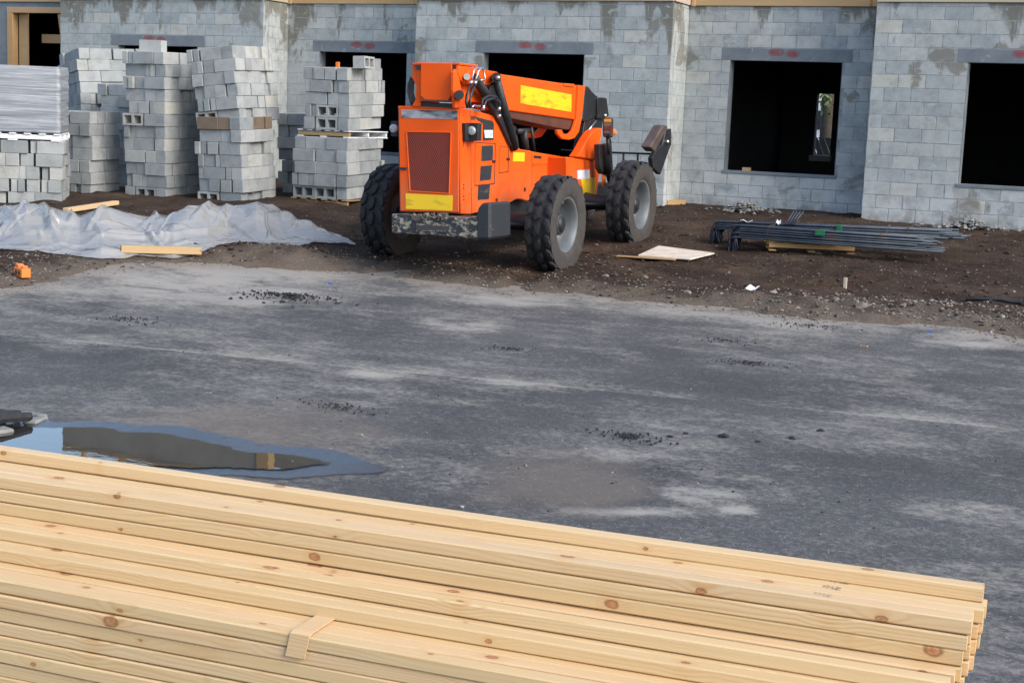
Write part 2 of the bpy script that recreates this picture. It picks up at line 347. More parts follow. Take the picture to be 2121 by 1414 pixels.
def wrap_material():
    m, n, l, p = mat('stretch_wrap'); v = objc(n)
    f = noise(n, l, mapping(n, l, v, (.35, .35, 9)), 2.6, 8, .68, .25)
    col = ramp(n, l, f, [(.3, (.17, .185, .21)), (.5, (.27, .29, .32)), (.66, (.45, .47, .51))])
    l.new(col, p.inputs['Base Color']); p.inputs['Roughness'].default_value = .3; bump(n, l, p, f, .6, .03); return m
M['wrap'] = wrap_material()

def blobs(n, l, xy, items):
    tot = None
    for (cx, cy, rx, ry, ang, amp) in items:
        q = mapping(n, l, xy, (1/rx, 1/ry, 0), (0, 0, 0), (0, 0, 0))
        s = N(n, 'VectorMath'); s.operation = 'SUBTRACT'; l.new(xy, s.inputs[0]); s.inputs[1].default_value = (cx, cy, 0)
        rr = N(n, 'VectorRotate'); rr.rotation_type = 'Z_AXIS'; l.new(s.outputs[0], rr.inputs[0]); rr.inputs['Angle'].default_value = -ang
        sc_ = N(n, 'VectorMath'); sc_.operation = 'MULTIPLY'; l.new(rr.outputs[0], sc_.inputs[0]); sc_.inputs[1].default_value = (1/rx, 1/ry, 0)
        ln = N(n, 'VectorMath'); ln.operation = 'LENGTH'; l.new(sc_.outputs[0], ln.inputs[0])
        k = math_(n, l, 'MULTIPLY', math_(n, l, 'SUBTRACT', 1.0, ln.outputs['Value'], True), amp)
        n.remove(n[-1]) if False else None
        tot = k if tot is None else math_(n, l, 'ADD', tot, k)
    return tot
def patch(x0, y0, x1, y1, h, amp):      # a dust patch stretched between two surveyed ground points
    a = at_g(x0, y0); b = at_g(x1, y1); c = (a+b)/2; d = b-a; L = math.hypot(d[0], d[1])
    return (c[0], c[1], L/2, h, math.atan2(d[1], d[0]), amp)
def asphalt_material():
    m, n, l, p = mat('dusty_asphalt'); v = geo(n)
    s = N(n, 'SeparateXYZ'); l.new(v, s.inputs[0]); c = N(n, 'CombineXYZ'); l.new(s.outputs[0], c.inputs[0]); l.new(s.outputs[1], c.inputs[1]); xy = c.outputs[0]
    spk = math_(n, l, 'ADD', math_(n, l, 'MULTIPLY', noise(n, l, v, 95, 3, .8), .5), math_(n, l, 'MULTIPLY', noise(n, l, v, 34, 3, .8), .5))
    base = ramp(n, l, spk, [(.36, (.038, .0375, .038)), (.52, (.068, .067, .067)), (.66, (.155, .15, .142))])
    big = ramp(n, l, noise(n, l, xy, .55, 4, .5), [(.35, .80), (.65, 1.22)])
    base = mix(n, l, 1.0, base, big, 'MULTIPLY')
    # dust
    a_ = at_g(560, 745); b_ = at_g(2121, 890); d_ = b_-a_; L_ = math.hypot(d_[0], d_[1]); nx, ny = -d_[1]/L_, d_[0]/L_
    dist = math_(n, l, 'ADD', math_(n, l, 'ADD', math_(n, l, 'MULTIPLY', s.outputs[0], nx), math_(n, l, 'MULTIPLY', s.outputs[1], ny)), -(a_[0]*nx+a_[1]*ny))
    up = math_(n, l, 'MULTIPLY', ramp(n, l, math_(n, l, 'ADD', math_(n, l, 'MULTIPLY', dist, .5), .5), [(.498, 0.), (.502, 1.), (.53, .55), (.72, 0.)]), .34)
    it = [patch(830, 655, 1060, 690, .55, 1.0), patch(700, 765, 860, 785, .30, .75), patch(930, 780, 1250, 815, .22, .75),
          patch(1350, 1000, 1570, 1050, .30, 1.0), patch(1480, 1045, 1580, 1062, .14, 1.2), patch(1000, 935, 1450, 950, .25, .55), patch(600, 640, 900, 650, .7, .5), patch(0, 700, 300, 720, .6, .4), patch(1080, 1060, 1590, 1062, .16, .95), patch(1400, 940, 1600, 1040, .45, .5), patch(150, 585, 800, 605, 2.2, 1.0), patch(300, 560, 760, 570, .8, .5),
          patch(0, 650, 500, 700, 1.1, .35), patch(950, 605, 1180, 632, .8, 1.0), patch(1900, 690, 2121, 720, .9, .9), patch(1400, 650, 1900, 680, .6, .5), patch(1900, 1000, 2121, 1110, .5, .5),
          patch(1500, 860, 2121, 960, .6, .35), patch(1750, 1100, 2121, 1050, .3, .4), patch(400, 700, 700, 740, .5, .3)]
    bl = blobs(n, l, xy, it)
    dn = math_(n, l, 'ADD', math_(n, l, 'MULTIPLY', noise(n, l, xy, .42, 5, .55), .45), math_(n, l, 'MULTIPLY', noise(n, l, mapping(n, l, xy, (.8, 1.3, 1), (0, 0, .3)), 2.1, 8, .72), .55))
    dn = math_(n, l, 'ADD', math_(n, l, 'MULTIPLY', math_(n, l, 'SUBTRACT', dn, .5), 1.7), .5)
    upn = math_(n, l, 'MULTIPLY', up, ramp(n, l, noise(n, l, xy, .8, 4, .6), [(.36, .12), (.62, 1.)]))
    dfac = math_(n, l, 'ADD', math_(n, l, 'ADD', dn, math_(n, l, 'MULTIPLY', math_(n, l, 'MULTIPLY', bl, .85), ramp(n, l, noise(n, l, mapping(n, l, xy, (.8, 1.4, 1)), 1.7, 7, .68, .8), [(.34, .1), (.66, 1.)]))), upn)
    at = N(n, 'Attribute'); at.attribute_name = 'edge'; dfac = math_(n, l, 'ADD', dfac, math_(n, l, 'MULTIPLY', math_(n, l, 'MULTIPLY', at.outputs['Fac'], .85), ramp(n, l, noise(n, l, xy, 1.4, 6, .65), [(.33, .0), (.66, 1.)])))
    fine = noise(n, l, v, 19, 6, .82)
    dmask = ramp(n, l, math_(n, l, 'ADD', dfac, math_(n, l, 'MULTIPLY', math_(n, l, 'SUBTRACT', fine, .5), 1.15)), [(.47, 0.), (.62, .26), (.82, .74), (1.0, .95)])
    dcol = ramp(n, l, noise(n, l, xy, 1.1, 4), [(.3, (.29, .275, .25)), (.7, (.345, .32, .27))])
    dcol = mix(n, l, math_(n, l, 'MULTIPLY', ramp(n, l, at.outputs['Fac'], [(.35, 0.), (.95, 1.)]), .7), dcol, (.20, .165, .13))
    col = mix(n, l, dmask, base, dcol)
    # brown silt round the puddle and beyond the drain
    bs = blobs(n, l, xy, [patch(60, 870, 900, 950, 1.9, 1.1), patch(850, 960, 1450, 1030, 1.1, .9), patch(1150, 1000, 1380, 1040, .4, .6)])
    silt = math_(n, l, 'MULTIPLY', ramp(n, l, math_(n, l, 'ADD', math_(n, l, 'MULTIPLY', bs, .8), math_(n, l, 'MULTIPLY', math_(n, l, 'SUBTRACT', noise(n, l, xy, 1.5, 7, .65), .5), 1.3)), [(.16, 0.), (.55, .8)]), ramp(n, l, fine, [(.3, .55), (.7, 1.)]))
    col = mix(n, l, silt, col, (.155, .128, .104))
    # pale stone grit
    gv = N(n, 'TexVoronoi'); gv.inputs['Scale'].default_value = 34; l.new(v, gv.inputs['Vector'])
    gk = math_(n, l, 'MULTIPLY', ramp(n, l, gv.outputs['Distance'], [(.10, 1.), (.16, 0.)]), ramp(n, l, gv.outputs['Color'], [(.66, 0.), (.7, 1.)]))
    col = mix(n, l, math_(n, l, 'MULTIPLY', gk, .8), col, (.42, .41, .39))
    l.new(col, p.inputs['Base Color']); p.inputs['Roughness'].default_value = .86; p.inputs['Specular IOR Level'].default_value = .35
    bump(n, l, p, math_(n, l, 'ADD', spk, math_(n, l, 'MULTIPLY', gk, .5)), .5, .008); return m
def dirt_material():
    m, n, l, p = mat('brown_dirt'); v = geo(n)
    f = noise(n, l, v, 1.3, 8, .65); g = noise(n, l, v, 24, 6, .75)
    col = ramp(n, l, f, [(.3, (.023, .0135, .0085)), (.5, (.042, .026, .017)), (.72, (.085, .057, .038))])
    col = mix(n, l, 1.0, col, ramp(n, l, g, [(.25, .6), (.75, 1.4)]), 'MULTIPLY')
    at = N(n, 'Attribute'); at.attribute_name = 'edge'
    k = ramp(n, l, math_(n, l, 'ADD', at.outputs['Fac'], math_(n, l, 'MULTIPLY', math_(n, l, 'SUBTRACT', noise(n, l, v, 2.2, 6), .5), 1.1)), [(.45, 0.), (1.05, .9)])
    col = mix(n, l, k, col, mix(n, l, g, (.085, .066, .05), (.19, .155, .12)))
    vo = N(n, 'TexVoronoi'); vo.inputs['Scale'].default_value = 38; l.new(v, vo.inputs['Vector'])
    sk = math_(n, l, 'MULTIPLY', ramp(n, l, vo.outputs['Distance'], [(.14, 1.), (.24, 0.)]), ramp(n, l, vo.outputs['Color'], [(.62, 0.), (.66, 1.)]))
    col = mix(n, l, math_(n, l, 'MULTIPLY', sk, .8), col, (.25, .22, .185))
    l.new(col, p.inputs['Base Color']); p.inputs['Roughness'].default_value = .95; p.inputs['Specular IOR Level'].default_value = .2
    bump(n, l, p, math_(n, l, 'ADD', math_(n, l, 'ADD', g, math_(n, l, 'MULTIPLY', sk, .35)), math_(n, l, 'MULTIPLY', noise(n, l, v, 6, 5), 1.5)), .7, .03); return m
def wet_material():
    m, n, l, p = mat('wet_asphalt'); v = geo(n)
    spk = noise(n, l, v, 95, 3, .8)
    l.new(ramp(n, l, spk, [(.3, (.009, .011, .016)), (.7, (.022, .025, .033))]), p.inputs['Base Color'])  # dark wet base; its blue cast stands in for reflected sky
    p.inputs['Roughness'].default_value = .14; p.inputs['Specular IOR Level'].default_value = 1.0; p.inputs['IOR'].default_value = 1.6
    bump(n, l, p, math_(n, l, 'ADD', spk, noise(n, l, v, 40, 3)), .16, .012)
    at = N(n, 'Attribute'); at.attribute_name = 'edge'; t = N(n, 'BsdfTransparent'); mx = N(n, 'MixShader')
    l.new(ramp(n, l, math_(n, l, 'ADD', at.outputs['Fac'], math_(n, l, 'MULTIPLY', math_(n, l, 'SUBTRACT', noise(n, l, v, 14, 5), .5), .7)), [(.02, 0.), (.42, 1.)]), mx.inputs[0])
    l.new(t.outputs[0], mx.inputs[1]); l.new(p.outputs[0], mx.inputs[2]); l.new(mx.outputs[0], [q for q in n if q.type == 'OUTPUT_MATERIAL'][0].inputs[0])
    return m
def water_material():
    m, n, l, p = mat('puddle_water'); v = geo(n)
    p.inputs['Base Color'].default_value = (.020, .018, .015, 1); p.inputs['Roughness'].default_value = .015; p.inputs['IOR'].default_value = 1.55; p.inputs['Specular IOR Level'].default_value = 1.0
    bump(n, l, p, noise(n, l, mapping(n, l, v, (1, 2.2, 1)), 3.2, 3), .02, .02)
    at = N(n, 'Attribute'); at.attribute_name = 'edge'; t = N(n, 'BsdfTransparent'); mx = N(n, 'MixShader')
    l.new(ramp(n, l, math_(n, l, 'ADD', at.outputs['Fac'], math_(n, l, 'MULTIPLY', math_(n, l, 'SUBTRACT', noise(n, l, v, 25, 5), .5), .9)), [(.15, 0.), (.75, 1.)]), mx.inputs[0])
    l.new(t.outputs[0], mx.inputs[1]); l.new(p.outputs[0], mx.inputs[2]); l.new(mx.outputs[0], [q for q in n if q.type == 'OUTPUT_MATERIAL'][0].inputs[0])
    return m
def stone_material():
    m, n, l, p = mat('gravel_stone'); v = geo(n)
    col = ramp(n, l, noise(n, l, v, 9, 2), [(.3, (.09, .075, .06)), (.5, (.17, .15, .125)), (.7, (.32, .30, .27))])
    l.new(col, p.inputs['Base Color']); p.inputs['Roughness'].default_value = .9; return m
M['stone'] = stone_material(); M['wet'] = wet_material(); M['water'] = water_material()

# ------------------------------------------------------------------ mesh helpers
def tag(o, label=None, cat=None, group=None, kind=None):
    if label: o['label'] = label
    if cat: o['category'] = cat
    if group: o['group'] = group
    if kind: o['kind'] = kind
    return o
def link(name, me, parent=None, loc=None, rot=None):
    o = bpy.data.objects.new(name, me); COL.objects.link(o)
    if parent is not None: o.parent = parent
    if loc is not None: o.location = loc
    if rot is not None: o.rotation_euler = rot
    return o
def thing(name, label, cat, loc=(0, 0, 0), rot=(0, 0, 0), group=None):
    o = bpy.data.objects.new(name, None); COL.objects.link(o); o.empty_display_size = .3
    o.location = loc; o.rotation_euler = rot
    return tag(o, label, cat, group)
class MB:
    def __init__(s): s.v = []; s.f = []; s.mi = []
    def add(s, V, F, mi=0):
        b = len(s.v); s.v += [tuple(map(float, q)) for q in V]; s.f += [tuple(i+b for i in q) for q in F]; s.mi += [mi]*len(F)
    def box(s, a, b, mi=0):
        (x0, y0, z0), (x1, y1, z1) = a, b
        s.add([(x0, y0, z0), (x1, y0, z0), (x1, y1, z0), (x0, y1, z0), (x0, y0, z1), (x1, y0, z1), (x1, y1, z1), (x0, y1, z1)],
              [(3, 2, 1, 0), (4, 5, 6, 7), (0, 1, 5, 4), (1, 2, 6, 5), (2, 3, 7, 6), (3, 0, 4, 7)], mi)
    def prism(s, pts, vec, mi=0):
        pts = [np.asarray(q, float) for q in pts]; vec = np.asarray(vec, float); k = len(pts)
        V = pts+[q+vec for q in pts]
        F = [tuple(range(k)), tuple(range(2*k-1, k-1, -1))]+[(i, i+k, (i+1) % k+k, (i+1) % k) for i in range(k)]
        s.add(V, F, mi)
    def tube(s, path, r, seg=8, mi=0, cap=True):
        path = [np.asarray(q, float) for q in path]; k = len(path); rings = []
        rr = r if isinstance(r, (list, tuple)) else [r]*k
        for i, q in enumerate(path):
            t = path[min(i+1, k-1)]-path[max(i-1, 0)]; t = t/np.linalg.norm(t)
            u = np.cross(t, (0, 0, 1) if abs(t[2]) < .9 else (1, 0, 0)); u /= np.linalg.norm(u); w = np.cross(t, u)
            rings += [q+rr[i]*(math.cos(2*math.pi*j/seg)*u+math.sin(2*math.pi*j/seg)*w) for j in range(seg)]
        F = [(i*seg+j, i*seg+(j+1) % seg, (i+1)*seg+(j+1) % seg, (i+1)*seg+j) for i in range(k-1) for j in range(seg)]
        if cap: F += [tuple(range(seg-1, -1, -1)), tuple((k-1)*seg+j for j in range(seg))]
        s.add(rings, F, mi)
    def lathe(s, prof, c, seg=40, mi=0, axis='X'):
        k = len(prof); V = []
        for i in range(seg):
            a = 2*math.pi*i/seg
            for (x, r) in prof: V.append((c[0]+x, c[1]+r*math.cos(a), c[2]+r*math.sin(a)))
        F = [(i*k+j, i*k+j+1, ((i+1) % seg)*k+j+1, ((i+1) % seg)*k+j) for i in range(seg) for j in range(k-1)]
        s.add(V, F, mi)
    def mesh(s, name, mats, smooth=False, bevel=0.0, fix=True, seg=1):
        me = bpy.data.meshes.new(name); me.from_pydata(s.v, [], s.f)
        for m in (mats if isinstance(mats, (list, tuple)) else [mats]): me.materials.append(m)
        if any(s.mi): me.polygons.foreach_set('material_index', s.mi)
        if fix or bevel:
            bm = bmesh.new(); bm.from_mesh(me)
            if fix: bmesh.ops.recalc_face_normals(bm, faces=bm.faces)
            if bevel: bmesh.ops.bevel(bm, geom=[e for e in bm.edges if len(e.link_faces) == 2 and e.calc_face_angle(0) > .35], offset=bevel, segments=seg, affect='EDGES', clamp_overlap=True)
            bm.to_mesh(me); bm.free()
        if smooth: me.polygons.foreach_set('use_smooth', [True]*len(me.polygons))
        me.update(); return me
    def obj(s, name, mats, parent=None, smooth=False, bevel=0.0, fix=True, seg=1, loc=None):
        o = link(name, s.mesh(name, mats, smooth, bevel, fix, seg), None)
        if parent is not None:
            o.parent = parent; o.matrix_parent_inverse = parent_inv(parent)
        return o
def parent_inv(p):
    m = Matrix.LocRotScale(p.location, p.rotation_euler, None)
    if p.parent is not None: m = p.parent.matrix_parent_inverse.inverted() @ m if False else m
    return m.inverted()
def stone_mesh(name, m, k=0, flat=.7):
    r = random.Random(100+k); bm = bmesh.new(); bmesh.ops.create_icosphere(bm, subdivisions=1, radius=1)
    for v in bm.verts: v.co *= r.uniform(.65, 1.15); v.co.z *= flat
    me = bpy.data.meshes.new(name); bm.to_mesh(me); bm.free(); me.materials.append(m); return me
_ICO = None
def scatter_mesh(pts, sizes, m, name, seed=0, flat=.65):
    r = np.random.default_rng(seed)
    base = np.array([(1, 0, 0), (-1, 0, 0), (0, 1, 0), (0, -1, 0), (0, 0, 1), (0, 0, -1)], float)
    ff = np.array([(0, 2, 4), (2, 1, 4), (1, 3, 4), (3, 0, 4), (2, 0, 5), (1, 2, 5), (3, 1, 5), (0, 3, 5)])
    n = len(pts); V = np.repeat(base[None], n, 0)*r.uniform(.6, 1.25, (n, 6, 1))+r.uniform(-.25, .25, (n, 6, 3))
    a = r.uniform(0, 6.28, n); ca, sa = np.cos(a), np.sin(a)
    X = V[:, :, 0]*ca[:, None]-V[:, :, 1]*sa[:, None]; Y = V[:, :, 0]*sa[:, None]+V[:, :, 1]*ca[:, None]
    V = np.stack([X, Y, V[:, :, 2]*flat], -1)*np.asarray(sizes)[:, None, None]+np.asarray(pts)[:, None, :]
    F = (ff[None]+6*np.arange(n)[:, None, None]).reshape(-1, 3)
    me = bpy.data.meshes.new(name); me.from_pydata(V.reshape(-1, 3).tolist(), [], F.tolist()); me.materials.append(m); me.update(); return me
def grid_mesh(name, xs, ys, zf, m, edge=None, keep=None):
    X, Y = np.meshgrid(xs, ys); Z = zf(X, Y); nx, ny = len(xs), len(ys)
    V = np.stack([X, Y, Z], -1).reshape(-1, 3)
    i = (np.arange(ny-1)[:, None]*nx+np.arange(nx-1)[None]).reshape(-1)
    F = np.stack([i, i+1, i+nx+1, i+nx], -1)
    if keep is not None:
        kk = keep(X, Y).reshape(-1); F = F[kk[F].any(1)]
    me = bpy.data.meshes.new(name); me.vertices.add(len(V)); me.vertices.foreach_set('co', V.reshape(-1))
    me.loops.add(F.size); me.loops.foreach_set('vertex_index', F.reshape(-1).astype(np.int32))
    me.polygons.add(len(F)); me.polygons.foreach_set('loop_start', (np.arange(len(F))*4).astype(np.int32)); me.polygons.foreach_set('loop_total', np.full(len(F), 4, np.int32))
    if edge is not None:
        a = me.attributes.new('edge', 'FLOAT', 'POINT'); a.data.foreach_set('value', edge(X, Y).reshape(-1).astype(np.float32))
    me.materials.append(m); me.update(calc_edges=True); me.validate()
    me.polygons.foreach_set('use_smooth', [True]*len(me.polygons)); return me

# ------------------------------------------------------------------ setting: ground, asphalt, dirt
EDGE_PX = [(-260, 640), (0, 603), (60, 594), (130, 576), (200, 561), (280, 552), (420, 548), (560, 551), (700, 561), (800, 573), (900, 588), (1000, 598), (1080, 607), (1200, 612), (1300, 622), (1420, 633), (1560, 648), (1640, 659), (1760, 664), (1900, 667), (2000, 678), (2121, 705), (2300, 745)]
EDGE = np.array([at_g(*q)[:2] for q in EDGE_PX])
EDGE = np.vstack([[EDGE[0][0]-30, EDGE[0][1]-1.0], EDGE, [EDGE[-1][0]+40, EDGE[-1][1]-1.0]])
def edge_dist(X, Y):        # > 0 on the dirt side
    sh = X.shape; P = np.stack([X.reshape(-1), Y.reshape(-1)], -1); best = np.full(len(P), 1e9); sg = np.ones(len(P))
    for a, b in zip(EDGE[:-1], EDGE[1:]):
        d = b-a; t = np.clip(((P-a)@d)/(d@d), 0, 1); q = P-(a+t[:, None]*d); ds = np.hypot(q[:, 0], q[:, 1]); c = d[0]*(P[:, 1]-a[1])-d[1]*(P[:, 0]-a[0])
        u = ds < best; best[u] = ds[u]; sg[u] = np.sign(c[u])
    return (best*sg).reshape(sh)
def axis(lo, hi, a, b, fine, grow=1.5):
    v = list(np.arange(a, b+1e-6, fine)); s = fine; x = a; L = []
    while x > lo: s *= grow; x -= s; L.append(max(x, lo))
    s = fine; x = v[-1]; R = []
    while x < hi: s *= grow; x += s; R.append(min(x, hi))
    return np.array(sorted(set(L))+v+sorted(set(R)))
M['asphalt'] = asphalt_material(); M['dirt'] = dirt_material()
def asphalt_z(X, Y): return gz(X, Y)+.006*(fbm(X*.8, Y*.8, 3, 5)-.5)*sstep(-13.6, -11, Y)
o = link('asphalt_lot', grid_mesh('asphalt_lot', axis(-120, 120, -14, 7, .14), axis(-120, -4.2, -21, -4.2, .14), asphalt_z, M['asphalt'],
         edge=lambda X, Y: np.exp(-np.clip(-edge_dist(X, Y), 0, 9)/.55))); tag(o, kind='structure')
RUTS = [(-2.53, -1), (-4.87, -1)]
def dirt_z(X, Y):
    d = edge_dist(X, Y)+.55*(fbm(X*1.1, Y*1.1, 4, 31)-.47)+.35*(fbm(X*5, Y*5, 3, 35)-.45)
    z = gz(X, Y)+.055*sstep(-.15, .8, d)-.05*(1-sstep(-.35, .15, d))
    k = sstep(-.1, .6, d)
    z = z+k*(.07*(fbm(X*.9, Y*.9, 4, 3)-.45)+.055*(fbm(X*3.5, Y*3.5, 5, 8)-.45)+.07*np.maximum(fbm(X*6, Y*6, 4, 21)-.5, 0))
    berm = np.exp(-((d-.5)/.4)**2)*sstep(-1.5, 1.0, X)*(1-sstep(2.3, 3.3, X)); z = z+.17*berm*np.clip(fbm(X*2.2, Y*2.2, 5, 13)*1.8-.45, 0, 2)
    b2 = np.exp(-(((X-.55)/.75)**2+((Y+4.9)/.35)**2)); z = z+.10*b2*(.4+fbm(X*5, Y*5, 3, 41))
    b3 = np.exp(-(((X+5.6)/.7)**2+((Y+7.4)/.45)**2)); z = z+.12*b3*(.4+fbm(X*4, Y*4, 3, 43))
    for (rx_, ry_, ra_, rl_) in ((-2.5, -7.0, -.15, .8), (-4.2, -7.3, .1, .7), (.9, -5.6, .8, .9)):
        u_ = (X-rx_)-ra_*(Y-ry_); e_ = np.exp(-((Y-ry_)/rl_)**2); z = z+e_*(-.05*np.exp(-(u_/.15)**2)+.035*np.exp(-((np.abs(u_)-.26)/.09)**2)+.010*np.exp(-(u_/.17)**2)*np.sign(np.sin(Y*34+4*np.abs(u_))))
    rut = np.exp(-((X+1.0-.25*(Y+5.0))/.2)**2)*np.exp(-((Y+5.2)/1.0)**2); z = z+.012*rut*np.sin(Y*40+3*np.abs(X+1.0))
    return z*1.0-0.012*sstep(-1.2, -.2, Y)
o = link('dirt_ground', grid_mesh('dirt_ground', axis(-60, 40, -19, 4, .055), axis(-14, .9, -12.5, .25, .055), dirt_z, M['dirt'],
         edge=lambda X, Y: 1-sstep(.0, 1.5, edge_dist(X, Y)), keep=lambda X, Y: edge_dist(X, Y) > -1.2)); tag(o, kind='structure')
bg = MB(); bg.box((-700, -700, -1.2), (700, 900, -1.0)); tag(bg.obj('ground', M['dirt']), kind='structure')
back = MB(); back.box((-40, 9.0, -.4), (40, 80, -.02)); tag(back.obj('back_yard_ground', M['dirt']), kind='structure')

def at_d(x, y, up=0.0):      # where a sight line meets the dirt
    v = ray(x, y); lo, hi = 2.0, 60.0
    for _ in range(40):
        m = (lo+hi)/2; P = CAMP+v*m
        if P[2] > float(dirt_z(np.array([[P[0]]]), np.array([[P[1]]]))[0, 0])+up: lo = m
        else: hi = m
    return CAMP+v*lo
# ------------------------------------------------------------------ building
H = .2032; ZT = 3.22; REC = .826
bld = thing('block_building', 'unfinished grey concrete block building with bare window openings and red marked lintels', 'building')
MESHC = {}
def block_mesh(lx, ly, lz, m, bev=.006):
    k = (round(lx, 3), round(ly, 3), round(lz, 3), m.name)
    if k not in MESHC:
        b = MB(); b.box((-lx/2, -ly/2, -lz/2), (lx/2, ly/2, lz/2)); MESHC[k] = b.mesh('block', m, bevel=bev)
    return MESHC[k]
WIN = {'L': (-14.42, -12.555), 'l': (-10.396, -8.54), 'C': (-6.607, -4.742), 'r': (-2.49, -.634), 'R': (1.41, 3.27)}
WZ0, WZ1 = .61, ZT-4*H
WALLS = [('L', -15.83, -11.09, 0.0), ('l', -11.09, -7.93, REC), ('C', -7.93, -3.235, 0.0), ('r', -3.235, 0.0, REC), ('R', 0.0, 4.74, 0.0)]
cand = []       # (centre, size)
J = .0075; TH = .15
for key, x0, x1, Y in WALLS:
    w0, w1 = WIN[key]
    for k in range(-1, 18):
        zt, zb = ZT-k*H, ZT-(k+1)*H
        if k == -1: zt = ZT+.052
        off = .2032 if k % 2 == 0 else 0.0
        xs = [x0]; x = x0+(off if off else 2*H)
        while x < x1-.05: xs.append(x); x += 2*H
        xs.append(x1)
        segs = list(zip(xs[:-1], xs[1:]))
        if rng.random() < .25:
            i = rng.randrange(len(segs)); a, b = segs[i]
            if b-a > .3: segs[i:i+1] = [(a, (a+b)/2), ((a+b)/2, b)]
        lint = (k == 3)
        out = []
        for a, b in segs:
            if lint:
                c0, c1 = w0-.15, w1+.15
            elif zb < WZ1-.01 and zt > WZ0+.02: c0, c1 = w0, w1
            else: out.append((a, b)); continue
            if b <= c0 or a >= c1: out.append((a, b))
            else:
                if a < c0-.03: out.append((a, c0))
                if b > c1+.03: out.append((c1, b))
        for a, b in out:
            if b-a < .06: continue
            z1 = zt; z0 = zb
            if zb < WZ0 < zt-.02 and a < w1 and b > w0: z1 = WZ0-.03 if (a >= w0-.01 and b <= w1+.01) else zt
            if z1-z0 < .03: continue
            dx = rng.uniform(-.002, .002)
            cand.append((((a+b)/2, Y+TH/2+rng.uniform(0, .003), (z0+z1)/2), (b-a-J, TH, z1-z0-J*.8), 1))
for X in (-3.235, -11.09):          # returns beside the recesses
    for k in range(-1, 18):
        zt, zb = ZT-k*H, ZT-(k+1)*H
        if k == -1: zt = ZT+.052
        ys = [TH+.012, .40, .61, REC] if k % 2 else [TH+.012, .30, .50, .70, REC]
        for a, b in zip(ys[:-1], ys[1:]):
            cand.append(((X-TH/2-rng.uniform(0, .002), (a+b)/2, (zt+zb)/2), (TH, b-a-J, zt-zb-J*.8), 2))
def hidden(px_, py_):
    return (px_ < 600 and py_ > 118 and not (260 < px_ < 320 and py_ < 90)) or (600 < px_ < 840 and py_ > 140) or (820 < px_ < 1045 and py_ > 150) or (1040 < px_ < 1235 and 190 < py_) or px_ < -20 or px_ > 2140 or py_ < -12 or py_ > 490
scored = []
for c, s, f in cand:
    x, y = proj(c); d = (np.array(c)-CAMP)@_fw
    ar = s[2]*(s[0]*.9 if f == 1 else s[1]*.4)/d**2
    scored.append((0 if hidden(x, y) else ar, c, s))
scored.sort(key=lambda q: -q[0])
for i, (a, c, s) in enumerate(scored[:300]):
    link('block', block_mesh(round(s[0], 2), round(s[1], 2), round(s[2], 2), M['wall_block']), bld, c)
rest = MB()
for a, c, s in scored[300:]: rest.box(tuple(c[i]-s[i]/2 for i in range(3)), tuple(c[i]+s[i]/2 for i in range(3)))
tag(rest.obj('block_courses', M['wall_block'], bld, fix=False), kind='stuff')
def mb_box(name, a, b, m, parent, bevel=0.0):
    q = MB(); q.box(a, b); return q.obj(name, m, parent, bevel=bevel)
# mortar core behind the blocks, with the openings left free
core = MB(); IN = .0035
for key, x0, x1, Y in WALLS:
    w0, w1 = WIN[key]; y0, y1 = Y+IN, Y+.195
    xa = x0+(.004 if Y == 0 else -.19); xb = x1-(.006 if Y == 0 else -.0)
    core.box((xa, y0, -.5), (w0, y1, 3.26)); core.box((w1, y0, -.5), (xb, y1, 3.26))
    core.box((w0, y0, -.5), (w1, y1, WZ0-.035)); core.box((w0, y0, WZ1+.002), (w1, y1, 3.26))
for X in (-3.235, -11.09): core.box((X-.19, .195, -.5), (X-.006, REC+.1, 3.26))
core.box((-7.93+.006, .195, -.5), (-7.75, REC+.1, 3.26)); core.box((.006, .195, -.5), (.19, REC+.1, 3.26)); core.box((-15.83, .195, -.5), (-15.6, REC+.1, 3.26))
core.obj('mortar', M['mortar'], bld, fix=False)
for key, x0, x1, Y in WALLS:
    w0, w1 = WIN[key]
    lt = mb_box('lintel', (max(w0-.15, x0+.01), Y-.001, WZ1-.004), (min(w1+.15, x1-.01), Y+.19, WZ1+H-.008), M['lintel'], bld, .004)
    mk = MB(); cx = (w0+w1)/2; mk.box((-.36, -.0012, -.085), (.36, .0008, .085))
    mo = link('paint_mark', mk.mesh('paint_mark', M['red_mark']), lt, (cx+rng.uniform(-.08, .02), Y-.0035, WZ1+.125))
    mb_box('sill', (w0-.03, Y-.012, WZ0-.055), (w1+.03, Y+.21, WZ0), M['lintel'], bld, .006)
    # concrete jambs
    mb_box('jamb', (w0+.001, Y+.012, WZ0), (w0+.012, Y+.2, WZ1-.006), M['lintel'], bld)
    mb_box('jamb', (w1-.012, Y+.012, WZ0), (w1-.001, Y+.2, WZ1-.006), M['lintel'], bld)
